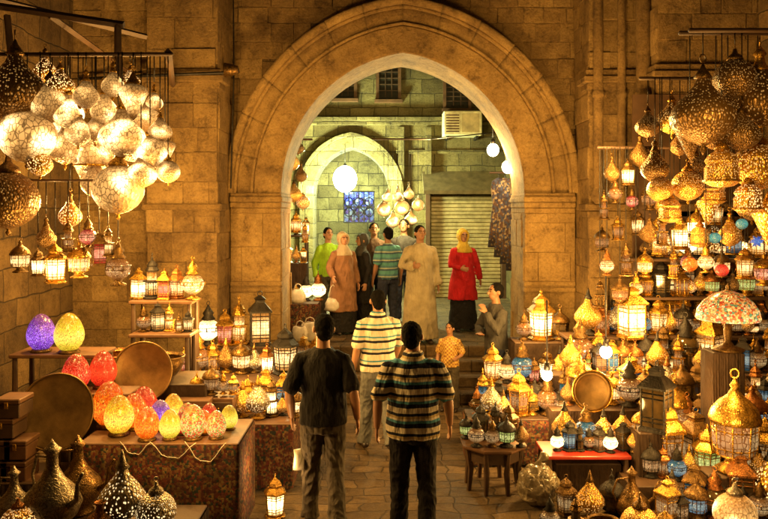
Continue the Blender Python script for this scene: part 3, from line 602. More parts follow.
SH['bowl']=[('body',lat([(0,0),(.25,0),(.27,.06),(.42,.2),(.5,.42),(.47,.5),(.5,.52),(.46,.52),(.44,.48)],28),'m',1)]
SH['bowl'].append(('rim',lambda:(lambda bm:(torus(bm,(0,0,.52),.49,.018,'Z',28),bm)[1])(B()),'m',1))
ORD=['leftmost']+[w_+' from left' for w_ in 'second third fourth fifth sixth seventh eighth ninth tenth eleventh twelfth thirteenth fourteenth fifteenth sixteenth seventeenth eighteenth nineteenth twentieth'.split()]+[f'{n} from left' for n in ('twenty-first','twenty-second','twenty-third','twenty-fourth','twenty-fifth','twenty-sixth','twenty-seventh','twenty-eighth','twenty-ninth','thirtieth','thirty-first','thirty-second','thirty-third','thirty-fourth','thirty-fifth','thirty-sixth')]
def lamp(kind,loc,size,metal='brass',g='g_amber',label='',group=None,rod=None,rz=None,cat=None,wx=1):
    name=kind.replace(' ','_')
    r=empty(name,loc,label,cat or kind.split()[-1],group,random.random()*6 if rz is None else rz,size)
    if wx!=1: r.scale=(size*wx,size*wx,size)
    for part,fn,role,smo in SH[kind]:
        mk=metal if role=='m' else g
        me=cached((kind,part,mk),lambda:mesh(fn(),part,bool(smo)))
        link(part,me,M[mk],r)
    if rod is not None:
        L=(rod-loc[2])/size-1.0
        if L>.01:
            def ch():
                bm=B(); tube(bm,[(0,0,0),(0,0,1)],.005,5,round_=False); 
                return mesh(bm,'chain')
            link('chain',cached('chain',ch),M['black'],r,loc=(0,0,1.0),scale=(1/size,1/size,L))
    return r
GD={'g_amber':'lit amber','g_white':'bright','g_red':'lit red','g_green':'lit green','g_blue':'lit blue','g_dim':'dim','g_dark':'unlit','p_bright':'bright','p_cream':'creamy lit','p_soft':'softly lit','p_dark':'unlit','p_brass':'dim','p_silver':'pale lit','turq':'turquoise','bluem':'blue','dome':'mosaic','e_red':'red','e_orange':'orange','e_multi':'many coloured'}
def rowof(items,Y,z,where,group,hang=None,jit=.04):
    items=sorted(items,key=lambda i:i[0])
    for i,it in enumerate(items):
        px,kind,size,metal,g=it[:5]; y=Y+random.uniform(-jit,jit)
        if hang is not None: zz=H-(it[5]-211)/F*y-size/2
        else: zz=z
        lb=f"{GD[g]} {metal} {kind}, {ORD[i]} {where}"
        lamp(kind,(X(px,y),y,zz),size,metal,g,lb,group,rod=hang)
KS=['hexagonal lantern','square lantern','domed lantern','bulbous lantern','minaret lantern','pierced table lamp']
def fill(px0,px1,Y,z,h0,h1,where,group,lit=.35,gap=1.0,pt=.25,metals=('brass','brass','brass','bronze','bronze','copper','black','black')):
    s=F/Y; px=px0; it=[]
    while px<px1 and len(it)<28:
        sz=random.uniform(h0,h1)*random.choice((.8,.9,1,1.15)); k=random.choice(KS[:5]) if random.random()>pt else KS[5]
        wpx=sz*(.56 if k!=KS[4] else .42)*s
        if px+wpx*.5>px1+6: break
        m=random.choice(metals)
        if k==KS[5]: g=random.choice(['p_soft','p_brass','p_dark','p_brass','p_silver'])
        else: g=random.choice(['g_amber','g_amber','g_amber','g_amber','g_white','g_red','g_green']) if random.random()<lit else random.choice(['g_dim','g_dim','g_dim','g_dim','g_dark','g_dark','g_blue'])
        it.append((px+wpx*.5,k,sz,m,g)); px+=wpx*gap+random.uniform(0,2)
    rowof(it,Y,z,where,group,jit=.06)
def stand(name,label,cat,px0,px1,Y0,Y1,z,mat='wood2',skirt=None,xr=None,legs=True,th=.035):
    x0,x1=xr or (X(px0,Y0),X(px1,Y0)); r=empty(name,((x0+x1)/2,(Y0+Y1)/2,0),label,cat); hx=(x1-x0)/2; hy=(Y1-Y0)/2
    bm=B(); box(bm,-hx,hx,-hy,hy,z-th,z-.002,.006); obj('top',bm,M[mat],r,False)
    if legs and z>.12:
        for sx in (-1,1):
            for sy in (-1,1):
                bm=B(); a=sx*(hx-.04); b=sy*(hy-.04); tube(bm,[(a,b,0),(a,b,z*.5),(a,b,z-th)],[.022,.03,.022],8,round_=False); obj('leg',bm,M['wood'],r,False)
    if skirt:
        bm=B(); n=40; pts=[(-hx-.012,hy)]+[(-hx-.012+i*(2*hx+.024)/n,-hy-.012) for i in range(n+1)]+[(hx+.012,hy)]
        a=[]
        for i,(x,y) in enumerate(pts):
            w_=.03*math.sin(i*1.3)+.015*math.sin(i*2.9); top=bm.verts.new((x,y,z-.01)); a.append((top,bm.verts.new((x,y-abs(w_)*.5*(1 if 0<i<n+2 else 0),z*.5)),bm.verts.new((x,y-abs(w_)*(1 if 0<i<n+2 else 0),.03+.01*math.sin(i)))))
        for p,q in zip(a,a[1:]): bm.faces.new((p[0],q[0],q[1],p[1])); bm.faces.new((p[1],q[1],q[2],p[2]))
        obj('cloth_skirt',bm,M[skirt],r)
    return r
# ===== LEFT STALL
def rod(px0,px1,Y,z,label,r=.018,mat='wood'):
    bm=B(); tube(bm,[(X(px0,Y),Y,z),(X(px1,Y),Y,z)],r,8); tag(obj('hanging_rail',bm,M[mat]),label,'rail')
rod(-40,172,6.0,3.86,'dark rail across the top of the left lamp cluster',.016); rod(-40,150,6.6,3.98,'rear dark rail above the left lamp cluster',.016); rod(-30,140,6.35,2.86,'lower rail carrying the small lanterns on the left',.010)
r=empty('wooden_awning_frame',(0,0,0),'dark timber awning frame jutting over the left stall','awning')
for (a,b) in (((X(122,6.2),6.1,3.6),(X(122,6.2),6.1,4.12)),((X(-30,6),6.1,4.3),(X(128,6.2),6.1,4.12)),((X(168,6),6.0,3.88),(X(168,9),9.2,4.15)),((X(-30,6.5),6.5,4.5),(X(110,6.5),7.5,4.35)),((X(30,6.5),6.1,4.2),(X(34,6.5),6.1,3.86)),((X(60,6.3),6.1,4.2),(X(72,7.5),9.2,4.3))):
    bm=B(); tube(bm,[a,b],.03,4,round_=False); obj('beam',bm,M['wood'],r,False)
gl='pierced globe lamp'; td='teardrop lamp'; ic='inverted cone lamp'; st_='star lamp'; on='onion lamp'; dr='drum lamp'
LH=[(27,132,62,gl,'p_bright','brass'),(15,84,76,on,'p_dark','bronze'),(8,196,66,gl,'p_dark','bronze'),(50,98,48,on,'p_cream','bronze'),(68,108,46,td,'p_bright','brass'),(65,143,42,on,'p_bright','brass'),(92,150,44,dr,'p_bright','brass'),(118,186,56,gl,'p_bright','brass'),(122,130,54,on,'p_bright','brass'),(104,106,40,td,'p_bright','brass'),(133,98,46,ic,'p_cream','brass'),(147,116,36,on,'p_bright','brass'),(150,150,38,gl,'p_bright','brass'),(165,150,32,ic,'p_cream','brass'),(86,92,38,td,'p_cream','brass'),(141,170,36,on,'p_bright','brass'),(96,178,44,td,'p_cream','brass'),(160,128,28,on,'p_cream','brass'),(45,68,34,td,'p_soft','bronze'),(70,212,34,td,'p_soft','bronze'),
(78,128,40,td,'p_cream','brass'),(108,150,38,ic,'p_bright','brass'),(135,145,34,dr,'p_cream','brass'),(40,160,36,td,'p_soft','brass'),(113,82,34,td,'p_cream','brass'),(60,82,34,on,'p_soft','brass'),(154,100,26,td,'p_cream','brass'),(168,170,26,gl,'p_cream','brass'),(83,166,32,ic,'p_bright','brass'),(130,80,26,on,'p_soft','brass'),(95,128,30,on,'p_cream','brass'),(52,122,34,gl,'p_bright','brass')]
LH.sort(key=lambda i:i[0])
for i,(px,py,hp,k,g,m) in enumerate(LH):
    y=6.0 if (hp>=45 or i%2) else 6.6; y+=random.uniform(-.06,.06); sz=hp/(F/y)*1.2
    lamp(k,(X(px,y),y,H-(py-211)/F*y-sz*.42),sz,m,g,f"{GD[g]} {m} {k}, {ORD[i]} in the left hanging cluster",'pierced lamps hanging over the left stall',rod=3.87 if y<6.3 else 3.98)
rowof([(38,'hexagonal lantern',.24,'bronze','g_white',262),(55,'hexagonal lantern',.36,'brass','g_white',262),(79,'domed lantern',.34,'brass','g_amber',258),(99,'square lantern',.3,'bronze','g_red',248),(118,'bulbous lantern',.4,'bronze','g_dim',262),(20,'domed lantern',.3,'bronze','g_amber',255),(68,'minaret lantern',.3,'bronze','g_dim',235),(88,'bulbous lantern',.28,'bronze','g_red',232),(46,td,.3,'bronze','p_dark',232),(108,'minaret lantern',.28,'bronze','g_amber',240)],6.35,None,'on the lower left rail','small lanterns on the lower left rail',hang=2.86)
stand('shelf','narrow high shelf of small lanterns against the left pier','shelf',128,192,7.8,8.2,1.66); stand('shelf','lower narrow shelf just below the high left shelf','shelf',128,190,7.5,7.85,1.36)
fill(130,190,8.0,1.66,.38,.5,'on the high left shelf','lanterns on the high left shelf',.9,pt=.0,gap=.64)
fill(136,185,7.68,1.36,.22,.32,'on the lower narrow left shelf','lanterns on the lower narrow left shelf',.8,pt=.1,gap=.8)
stand('display_step','upper step of the left stall under the purple egg lamp','step',8,100,6.6,7.0,1.33,legs=True); stand('display_step','middle step of the left stall under the red egg lamps','step',50,130,6.3,6.59,1.06)
stand('table','long cloth covered table of the left stall under the egg lamps','table',78,238,5.85,6.55,.78,'wood2','redcloth')
stand('table','low table with metal jugs in the lower left corner','table',-40,180,4.85,5.6,.40,'wood','c_drape')
stand('table','dark bench behind the left trays and bowls','table',60,205,6.9,7.5,1.0,'wood','c_drape')
stand('display_step','left stall rear bench beside the pier','step',175,288,7.9,8.7,.80,'wood','redcloth')
stand('chest','cloth covered chest at the aisle end of the left stall','chest',236,292,6.95,7.6,.62,'wood2','redcloth')
E=[(41,345,6.75,38,'e_purple','purple'),(69,343,6.7,40,'e_lime','yellow green'),(76,388,6.38,38,'e_red','dotted red'),(103,372,6.52,37,'e_plain','plain deep red'),
(109,413,6.3,46,'e_orange','tall orange'),(144,416,6.38,38,'e_plain','plain bright red'),(119,433,6.08,40,'e_yellow','golden yellow'),(134,420,6.24,36,'e_orange','orange flowered'),(160,428,6.22,30,'e_purple','small purple'),(173,424,6.4,30,'e_yellow','pale yellow'),(147,447,5.94,34,'e_orange','deep orange'),(170,448,5.96,30,'e_lime','lime yellow'),(193,446,5.96,35,'e_multi','many coloured'),(187,426,6.22,27,'e_multi','small red and cream'),(209,425,6.3,24,'e_red','small dotted red'),(216,447,5.98,28,'e_multi','right end red and cream'),(229,432,6.24,24,'e_lime','small lime'),(182,433,6.1,22,'e_red','smallest red'),(204,436,6.1,24,'e_orange','little orange')]
for px,py,y,hp,m,cl in E:
    z=1.33 if y>=6.65 else (1.06 if py<390 and px<110 else .78); 
    lamp('egg lamp',(X(px,y),y,z),hp/(F/y),'bronze',m,f"{cl} mosaic egg lamp glowing on the left stall",'mosaic egg lamps on the left stall')
for i,(a_,b_) in enumerate(((120,150),(150,196),(185,226))):
    bm=B(); pts=[]
    for k in range(9):
        px=a_+(b_-a_)*k/8; pts.append((X(px,5.83),5.825,.80-.10*math.sin(PI*k/8)*(1+.3*i)+.01*math.sin(k*2.1)))
    tube(bm,pts,.003,5); tag(obj('electric_cord',bm,M['white']),['left','middle','right'][i]+' thin white cord drooping over the front of the egg lamp table','cord')
for (px,py,y,rr,lb,tl) in ((57,412,6.2,.31,'large plain dull brass tray leaning on the left stall',.25),(143,372,6.85,.27,'round dull brass tray leaning behind the egg lamps',.2)):
    r=empty('tray',P(px,py,y),lb,'tray'); r.rotation_euler=(PI/2-tl,0,0)
    bm=B(); lathe(bm,[(0,.002),(rr*.75,.0),(rr*.8,.008),(rr*.93,.016),(rr,.028),(rr,.02),(rr*.8,-.005),(0,-.008)],44); obj('plate',bm,M['dullmetal'],r)
    bm=B(); torus(bm,(0,0,.027),rr,.008,'Z',44,6); obj('rim',bm,M['dullmetal'],r)
lamp('bowl',(X(118,7.1),7.1,1.0),.48,'dullmetal' if 0 else 'copper','g_dim','large dull copper bowl on the dark left bench',cat='bowl'); lamp('bowl',(X(162,7.1),7.1,1.0),.42,'bronze','g_dim','dark bronze bowl right of the copper bowl',cat='bowl')
J=[(14,5.2,.42,'jug','silver','squat silver jug at the lower left corner'),(52,5.15,.62,'jug','silver','tall silver jug with curved spout in the lower left corner'),(78,5.45,.56,'jug','bronze','bronze jug behind the tall silver jug'),(100,5.0,.30,'vase','copper','small copper vase between jug and pierced vase')]
for px,y,sz,k,m,lb in J: lamp(k,(X(px,y),y,.40),sz,m,'g_dim',lb,rz=random.uniform(-.6,.6))
lamp('pierced table lamp',(X(122,5.15),5.15,.40),.56,'silver','p_silver','pale pierced silver table lamp beside the jugs')
lamp('pierced globe lamp',(X(156,5.1),5.1,.42),.36,'silver','p_silver','small pierced silver globe sitting right of the jugs'); lamp('pierced globe lamp',(X(18,4.95),4.95,.42),.3,'copper','p_soft','small copper globe lamp in front of the squat jug')
for i in range(7):
    px=[2,20,4,22,8,30,14][i]; y=6.05; zz=[.45,.45,.62,.62,.79,.3,.95][i]; w_=[.2,.2,.22,.18,.2,.22,.2][i]
    nm=['bottom left','bottom right','second tier left','second tier right','third tier','lowest','topmost'][i]
    r=empty('wooden_box',(X(px,y)+(.0 if i!=5 else .1),y,zz),f'small carved wooden box, {nm} in the stack at the far left','box','stacked wooden boxes')
    bm=B(); box(bm,-w_/2,w_/2,-.12,.12,0,.11,.006); obj('body',bm,M['wood2' if i%2 else 'wood'],r,False)
    bm=B(); box(bm,-w_/2-.005,w_/2+.005,-.125,.125,.113,.155,.008); obj('lid',bm,M['wood2'],r,False)
    bm=B(); box(bm,-.015,.015,-.135,-.127,.08,.13,.002); obj('clasp',bm,M['brass'],r,False)
stand('table','dark plinth under the stacked wooden boxes','table',-30,75,5.9,6.4,.45,'wood','c_drape')
fill(178,288,8.3,.80,.38,.54,'on the left rear bench','lanterns on the left rear bench',.6,pt=.15,gap=.68)
fill(196,262,8.8,1.02,.44,.58,'in the raised left row','raised lanterns by the left pier',.5,pt=.1,gap=.7)
stand('display_step','raised narrow step behind the left rear bench','step',190,266,8.7,8.95,1.02,'wood','c_drape')
fill(232,292,7.2,.62,.28,.42,'on the cloth covered chest','lanterns on the chest',.4,pt=.3,gap=.66)
fill(238,290,7.45,.62,.38,.5,'at the back of the chest','rear lanterns on the chest',.35,pt=.2,gap=.75)
fill(180,262,7.7,.62,.24,.36,'in the low left row','low row lanterns before the left bench',.4,pt=.3,gap=.68)
stand('display_step','low step in front of the left rear bench','step',175,240,7.55,7.85,.62,'wood','c_drape')
lamp('hexagonal lantern',(X(275,6.35),6.35,0.0),.36,'brass','g_white','glowing brass lantern standing alone on the ground beside the left stall')
light(P(275,470,6.1),9,rad=.04)
for i,(px,y,w_,h_) in enumerate(((196,6.9,.3,.28),(222,7.05,.26,.22))):
    r=empty('drawer_box',(X(px,y),y,0),['wide','narrow'][i]+' inlaid wooden drawer box behind the egg lamps','box')
    bm=B(); box(bm,-w_/2,w_/2,-.14,.14,0,.80+h_*.3,.008); obj('case',bm,M['wood2'],r,False)
    for k in range(3):
        bm=B(); zz=.42+k*.15; box(bm,-w_/2+.02,w_/2-.02,-.152,-.142,zz,zz+.11,.003); d=obj('drawer',bm,M['wood'],r,False)
        bm=B(); ell(bm,(0,-.162,zz+.055),(.012,.012,.012),n=8); obj('knob',bm,M['brass'],d)
fill(190,235,6.95,.885,.2,.28,'on the drawer boxes','little lanterns on the drawer boxes',.5,pt=.2,gap=.8)
# ===== RIGHT STALL
tiers=[(8.85,2.05,640,775,.36,.5,'top'),(8.85,1.60,640,775,.34,.46,'second'),(8.65,1.17,575,775,.36,.54,'third'),(8.2,.84,560,775,.36,.5,'fourth'),(7.7,.60,560,775,.34,.5,'fifth'),(7.15,.42,632,775,.36,.55,'sixth'),(6.6,.24,640,775,.38,.56,'seventh'),(6.0,.12,655,775,.36,.54,'lowest')]
for Y,z,a,b,h0,h1,nm in tiers:
    stand('display_shelf',f'dark wooden {nm} shelf of the right stall packed with lanterns','shelf',a-8,b+10,Y-.2,Y+.2,z,'wood','c_drape' if z<.9 else None,legs=z<1.3)
    fill(a,b,Y,z,h0*.72,h1*.9,f'on right stall\'s {nm} shelf',f'lanterns on the {nm} shelf of the right stall',.28,gap=.64)
    fill(a+5,b,Y+.15,z,h0,h1*1.15,f'behind on right stall\'s {nm} shelf',f'rear lanterns on the {nm} shelf of the right stall',.2,gap=.76)
bm=B(); box(bm,X(632,9.),4.5,8.97,8.995,.0,4.0); tag(obj('back_board',bm,M['wood'],smooth=False),'dark backing board behind the right stall shelves','board')
stand('display_shelf','short tier by the arch with the tall bright lantern','shelf',515,572,8.8,9.2,1.05,'wood','c_drape')
lamp('hexagonal lantern',(X(541,9.0),9.0,1.05),.6,'brass','g_white','tall brightly lit brass hexagonal lantern beside the right jamb')
lamp('domed lantern',(X(560,9.0),9.0,1.05),.42,'bronze','g_dark','dark domed lantern right of the tall bright one'); lamp('bulbous lantern',(X(524,9.0),9.0,1.05),.36,'bronze','g_dim','small bulbous lantern left of the tall bright one')
stand('display_shelf','left middle tier of the right stall beside the stallholder','shelf',482,560,8.1,8.5,.70,'wood','c_drape'); fill(482,562,8.3,.70,.34,.46,'beside the stallholder','lanterns on the left middle tier',.5,gap=.66)
stand('display_shelf','left low tier of the right stall at the aisle','shelf',468,560,7.6,8.0,.48,'wood','redcloth'); fill(469,562,7.75,.48,.28,.42,'on the aisle side tier','lanterns on the aisle tier',.35,gap=.66); fill(474,562,7.92,.48,.4,.52,'at the back of the aisle tier','rear lanterns on the aisle tier',.3,gap=.85)
r=empty('carved_table',(X(494,7.0),7.05,0),'low carved eight sided table at the aisle edge','table')
bm=B(); lathe(bm,[(0,.39),(.31,.39),(.32,.405),(.32,.42),(0,.425)],8,PI/8); obj('top',bm,M['wood2'],r,False)
for k in range(8):
    a=PI/8+k*PI/4; bm=B(); tube(bm,[(.26*math.cos(a),.26*math.sin(a),0),(.24*math.cos(a),.24*math.sin(a),.2),(.27*math.cos(a),.27*math.sin(a),.39)],[.02,.028,.022],6,round_=False); obj('leg',bm,M['wood'],r,False)
bm=B(); lathe(bm,[(.25,.28),(.26,.28),(.26,.38),(.25,.38)],8,PI/8); obj('apron',bm,M['wood'],r,False)
TB=[(468,.24,'domed lantern','black','g_green'),(475,.3,'bulbous lantern','black','g_dim'),(483,.34,'hexagonal lantern','black','g_dark'),(491,.26,'bulbous lantern','bronze','g_dim'),(498,.36,'minaret lantern','black','g_dark'),(505,.3,'domed lantern','black','g_green'),(512,.34,'hexagonal lantern','bronze','g_dark'),(519,.26,'pierced table lamp','black','p_dark')]
for i,(px,sz,k,m,g) in enumerate(TB): lamp(k,(X(px,7.0),7.03+.13*(-1)**i,.425),sz,m,g,f'{GD[g]} {m} {k}, {ORD[i]} on the carved low table','dark lanterns on the carved low table')
stand('table','low table with red painted edges in front of the right stall','table',546,632,6.7,7.15,.40,'redpaint')
stand('crate','dark crate tucked under the red edged table','crate',556,622,6.8,7.1,.30,'wood','c_drape')
fill(550,630,6.85,.40,.22,.32,'on the red edged table','lanterns on the red edged table',.1,gap=.7,metals=('black','bronze','black')); fill(552,630,7.02,.40,.34,.46,'behind on the red edged table','rear lanterns on the red edged table',.15,gap=.8,metals=('black','bronze','brass'))
r=empty('plastic_bag',(X(538,6.65),6.65,0),'crumpled clear plastic wrapped bundle on the ground by the red edged table','bag')
bm=B(); bmesh.ops.create_icosphere(bm,subdivisions=5,radius=.19,matrix=Matrix.Translation((0,0,.16)))
for v in bm.verts: v.co+=v.co.normalized()*(abs(noise.noise(v.co*9))*.05+abs(noise.noise(v.co*26))*.02-.02); v.co.z=max(v.co.z,.01)
obj('sack',bm,M['film'],r,False)
bm=B(); tube(bm,[(0,0,.33),(.02,0,.38),(.06,0,.42)],[.04,.02,.05],8); obj('knot',bm,M['film'],r)
for i,(px,y,sz,k,m,g,lb) in enumerate(((566,6.4,.34,'hexagonal lantern','bronze','g_dim','dim bronze lantern on the ground right of the plastic bundle'),(590,6.3,.42,'pierced table lamp','bronze','p_brass','dim pierced bronze lamp on the ground before the red table'),(612,6.35,.4,'domed lantern','black','g_dark','unlit black domed lantern on the ground before the red table'),(632,6.25,.46,'jug','bronze','g_dim','bronze jug on the ground at the end of the red table'),(604,5.95,.26,'bowl','bronze','g_dim','bronze bowl on the ground at the front of the right stall'),(640,5.75,.4,'pierced globe lamp','bronze','p_brass','dim bronze globe lamp on the ground at the front right'),(665,5.55,.4,'hexagonal lantern','brass','g_amber','amber lit lantern on the ground at the front right'),(550,6.05,.3,'bulbous lantern','black','g_dim','small dim black lantern on the ground before the plastic bundle'),(576,5.95,.36,'minaret lantern','bronze','g_dark','slim unlit minaret lantern standing on the ground at the front'))): lamp(k,(X(px,y),y,.03 if 'globe' in k else 0),sz,m,g,lb)
r=empty('tray',(0,0,0),'round brass tray standing amid the right stall lanterns','tray'); r.location=P(592,391,7.45); r.rotation_euler=(PI/2-.15,0,0); rr=.2
bm=B(); lathe(bm,[(0,.004),(rr*.75,0),(rr*.8,.01),(rr,.03),(rr*.8,-.005),(0,-.008)],36); obj('plate',bm,M['dullmetal'],r)
bm=B(); torus(bm,(0,0,.027),rr,.008,'Z',36,6); obj('rim',bm,M['brass'],r)
lamp('mosaic dome lamp',(X(728,6.7),6.7,1.35),.55,'bronze','dome','large mosaic dome lamp glowing orange on the right stall'); stand('shelf','tall narrow dark stand carrying the mosaic dome lamp','stand',714,743,6.6,6.85,1.35,'wood','c_drape')
lamp('pierced globe lamp',(X(735,5.7),5.7,.14),.42,'silver','p_bright','glowing white pierced globe at the bottom right'); light(P(722,490,5.4),8,rad=.05)
lamp('domed lantern',(X(735,6.25),6.25,.42),.85,'brass','g_dim','very large brass domed lantern at the lower right',wx=.85)
stand('display_step','small plinth under the very large brass lantern','step',712,760,6.1,6.4,.42,'wood','c_drape')
lamp('square lantern',(X(657,6.75),6.75,.62),.62,'black','g_dark','large black square lantern in the middle of the right stall'); stand('display_step','small plinth under the large black lantern','step',640,676,6.65,6.9,.62,'wood','c_drape')
lamp('square lantern',(X(632,8.4),8.4,1.17),.62,'brass','g_white','tall brightly lit square lantern at the centre of the right stall')
bulb(606,352,8.0,.065,'bulb','bare bright bulb above the round brass tray',44,(1,.6,.2),top=1.9); bulb(547,375,7.5,.055,'bulb','bare bulb over the aisle side tier',32,(1,.6,.2),top=1.7)
rod(598,780,8.5,3.32,'lower rail carrying small lamps before the right pier'); rod(680,790,6.8,4.22,'dark rail across the top right corner',.022); rod(690,800,6.2,4.1,'front dark rail at the top right corner',.02); rod(640,790,7.6,3.95,'middle rail of the right stall')
rowof([(703,on,.8,'bronze','p_dark',100),(735,gl,.5,'bronze','p_dark',72),(760,td,.85,'brass','p_dark',85),(722,dr,.5,'brass','p_brass',160),(690,ic,.45,'bronze','p_dark',135),(758,gl,.6,'brass','p_brass',158),(742,on,.46,'bronze','p_dark',125),(770,ic,.6,'brass','p_soft',215),(716,td,.5,'bronze','p_dark',125),(748,dr,.4,'brass','p_soft',192),(728,td,.5,'bronze','p_dark',100)],6.8,None,'in the front right row','large brass lamps hanging at top right',hang=4.22,jit=.12)
rowof([(672,on,.45,'brass','p_brass',112),(655,td,.5,'bronze','p_dark',160),(688,gl,.42,'brass','p_brass',180),(708,ic,.42,'brass','p_soft',205),(700,dr,.32,'copper','p_brass',232),(730,td,.42,'brass','p_brass',228),(752,on,.42,'brass','p_brass',200),(670,dr,.36,'brass','p_brass',205),(745,'hexagonal lantern',.34,'brass','g_amber',262),(715,gl,.16,'bronze','turq',236),(732,gl,.16,'bronze','turq',234),(757,st_,.18,'bronze','bluem',240),(680,td,.36,'bronze','p_dark',140),(764,'domed lantern',.36,'brass','g_red',268),(722,gl,.18,'bronze','e_red',268),(706,'bulbous lantern',.3,'brass','g_amber',258),(690,gl,.2,'bronze','e_orange',262),(648,on,.36,'bronze','p_dark',120),(660,gl,.34,'brass','p_brass',185),(742,gl,.15,'bronze','turq',222),(696,td,.34,'bronze','p_dark',160),(715,dr,.34,'brass','p_brass',188),(662,'minaret lantern',.36,'bronze','g_dim',228)],7.6,None,'in the middle right row','brass lamps hanging in the middle right row',hang=3.95,jit=.12)
hr=[(615,'bulbous lantern',.3,'bronze','g_dim',190),(628,'hexagonal lantern',.3,'bronze','g_white',172),(640,td,.42,'bronze','p_dark',150),(650,'domed lantern',.36,'bronze','g_dim',195),(638,'hexagonal lantern',.3,'bronze','g_amber',222),(660,'square lantern',.32,'brass','g_amber',240),(680,'hexagonal lantern',.4,'brass','g_white',232),(697,'domed lantern',.4,'brass','g_white',222),(716,'hexagonal lantern',.34,'brass','g_amber',210),(734,'square lantern',.34,'brass','g_blue',240),(760,'hexagonal lantern',.4,'brass','g_amber',240),(618,'hexagonal lantern',.28,'brass','g_dim',228),(604,'minaret lantern',.34,'bronze','g_dim',205),(626,'minaret lantern',.4,'bronze','g_dim',258),(645,'domed lantern',.34,'brass','g_amber',262),(607,'bulbous lantern',.3,'copper','g_amber',262),(664,td,.36,'bronze','p_brass',200),(674,'minaret lantern',.36,'brass','g_dim',262),(632,'bulbous lantern',.28,'bronze','g_red',198),
(612,td,.34,'bronze','p_dark',168),(650,on,.34,'bronze','p_dark',228),(602,'domed lantern',.32,'bronze','g_dim',238),(688,'bulbous lantern',.32,'copper','g_red',258),(706,'minaret lantern',.36,'bronze','g_dim',250),(722,'domed lantern',.34,'bronze','g_amber',262),(748,'bulbous lantern',.34,'bronze','g_dim',262),(770,'minaret lantern',.4,'brass','g_dim',262),(620,'domed lantern',.34,'bronze','g_dim',290),(636,'bulbous lantern',.3,'brass','g_amber',285),(600,'minaret lantern',.34,'bronze','g_dark',292)]
rowof(hr,8.5,None,'on the lower right rail','small lanterns on the lower right rail',hang=3.32,jit=.16)
# ===== inside the arch
rowof([(384,gl,.34,'silver','p_bright',207),(393,on,.36,'silver','p_bright',218),(402,gl,.36,'silver','p_bright',205),(411,on,.34,'silver','p_bright',216),(418,gl,.3,'silver','p_bright',203),(398,td,.34,'silver','p_bright',193),(388,on,.3,'silver','p_bright',194),(409,td,.34,'silver','p_bright',191)],13.5,None,'in the pale rear lane cluster','pale lamps hanging in the rear lane',hang=3.9,jit=.15)
rod(372,430,13.5,3.9,'rail holding the pale lamp cluster in the rear lane'); 
bm=B(); tube(bm,[(X(430,13.5),13.5,3.9),(2.8,13.5,4.1)],.012,6); tag(obj('rail_support',bm,M['black']),'thin bar joining the pale lamp rail to the right lane wall','bar')
stand('display_shelf','tall stall shelf just inside the left of the arch','shelf',280,306,12.2,12.5,1.75,'wood','c_drape',legs=False); stand('display_shelf','second shelf inside the left of the arch','shelf',282,308,12.5,12.8,2.2,'wood'); stand('table','low cloth covered counter just inside the left of the arch','table',278,318,11.45,11.9,1.18,'wood','redcloth')
fill(281,306,12.35,1.75,.3,.42,'on the arch left shelf','lanterns inside the arch left',.6,gap=.7); fill(283,308,12.65,2.2,.3,.42,'on the arch left upper shelf','upper lanterns inside the arch left',.5,gap=.7); fill(282,316,11.8,1.18,.34,.44,'on the arch left counter','lanterns on the counter inside the arch',.6,gap=.7)
for x,y,z_,rr,lb in ((X(298,11.55),11.55,1.18,.13,'upper white plastic bag on the counter inside the arch'),(X(310,11.35),11.35,.63,.17,'white plastic bag on the ground before the counter inside the arch'),(X(300,11.3),11.3,.63,.14,'smaller white plastic bag at the foot of the left jamb')): bag('plastic_bag',lb,'bag',(x,y,z_),rr,'white',.1)
stand('crate','dark crate at the foot of the left jamb on the steps','crate',286,312,9.6,9.95,.62,'wood','c_drape'); fill(286,312,9.78,.62,.32,.42,'on the crate by the left jamb','lanterns on the jamb crate',.4,gap=.7)
rowof([(291,gl,.36,'bronze','p_brass',160),(301,td,.36,'bronze','p_dark',172),(294,on,.4,'bronze','p_brass',190),(303,gl,.3,'brass','p_soft',200),(298,on,.3,'bronze','p_dark',145),(296,'hexagonal lantern',.34,'brass','g_amber',222),(305,'minaret lantern',.34,'brass','g_dim',232)],12.0,None,'inside left of the arch','lamps hanging inside the left of the arch',hang=3.75); rod(278,312,12.0,3.75,'short rail inside the left of the arch')
light(P(303,215,11.3),34,rad=.08); light(P(310,260,11.2),24,rad=.08)
rod(490,526,11.7,3.2,'clothes rail inside the right of the arch',.015)
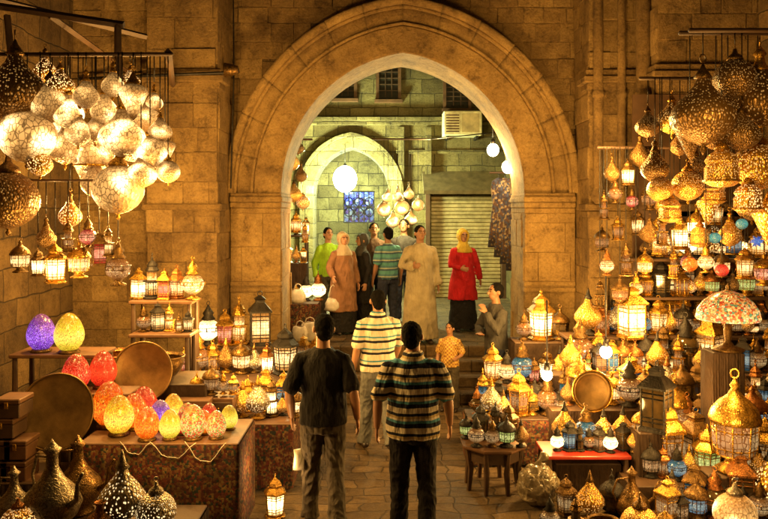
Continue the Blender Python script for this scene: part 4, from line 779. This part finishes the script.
for i,(px,L_) in enumerate(((499,1.15),(505,1.3),(511,1.4),(517,1.5))):
    p=P(px,205,11.7-.06*i); r=empty('hanging_dress',(p.x,p.y,3.18-L_),f'dark patterned dress hanging by the arch, {ORD[i]}','dress','patterned dresses on the rail')
    bm=B(); n=22; rings=[(0,.17,.05),(L_*.3,.14,.05),(L_*.6,.1,.045),(L_*.8,.13,.05),(L_*.9,.11,.035),(L_*.95,.03,.02)]
    loft(bm,rings,n)
    for v in bm.verts: a=math.atan2(v.co.y,v.co.x); v.co.x*=1+.12*math.sin(a*7)*(1-v.co.z/L_); v.co.y*=1+.3*math.sin(a*7)*(1-v.co.z/L_)
    obj('cloth',bm,M['g_pat'],r); bm=B(); tube(bm,[(0,0,L_*.94),(0,0,L_+.0)],.005,5); torus(bm,(0,0,L_+.01),.02,.004); obj('hanger',bm,M['black'],r)
bm=B(); tube(bm,[(X(70,9.2),9.5,4.28),(X(150,9.2),9.15,4.26),(X(238,9.2),9.15,4.3)],.02,8); tag(obj('wall_pipe',bm,M['black']),'thin dark pipe running across the left pier','pipe')
bm=B(); tube(bm,[(X(232,9.8),9.85,6.5),(X(233,9.8),9.85,4.4),(X(230,9.8),9.84,2.9)],.010,6); tag(obj('wall_cable',bm,M['black']),'black cable hanging down left of the arch moulding','cable')
r=empty('wall_spotlight',(X(238,9.0),9.0,4.3),'small dark spotlight on the end of the left pipe','lamp'); bm=B(); lathe(bm,[(0,0),(.05,0),(.09,.16),(.08,.16),(0,.08)],14,M4=Matrix.Rotation(-PI/2,4,'Y')); obj('shade',bm,M['bronze'],r); bm=B(); tube(bm,[(0,0,0),(-.02,.15,0)],.012,6); obj('bracket',bm,M['black'],r)
# ---------- lights by the lit lamps, plus added key and fill lights without a lamp
WL=(1,.55,.14)
for px,py,y,pw in ((60,205,6.9,95),(126,215,6.9,150),(165,175,7.3,150),(95,125,5.3,8),(180,215,5.9,85),(55,285,6.0,26),(150,250,7.6,66),(130,400,5.6,18),(200,405,5.7,24),(215,320,7.9,68),(260,350,7.0,38),(245,385,7.9,32),
    (541,300,8.5,115),(502,335,7.9,44),(547,395,7.4,32),(632,310,7.9,58),(628,180,8.0,85),(690,240,7.2,42),(735,262,6.2,24),(728,365,6.1,20),(690,400,6.5,24),(600,420,6.6,30),(735,430,5.8,18),(740,110,5.9,24),(665,290,8.2,30),(665,460,5.9,18),(600,130,8.2,85),
    (400,215,12.9,90),(440,150,13.5,150)):  # the second is an added fill high over the rear lane, without a lamp
    light(P(px,py,y),pw,WL if px not in(400,440) else (1,.8,.32),.08)
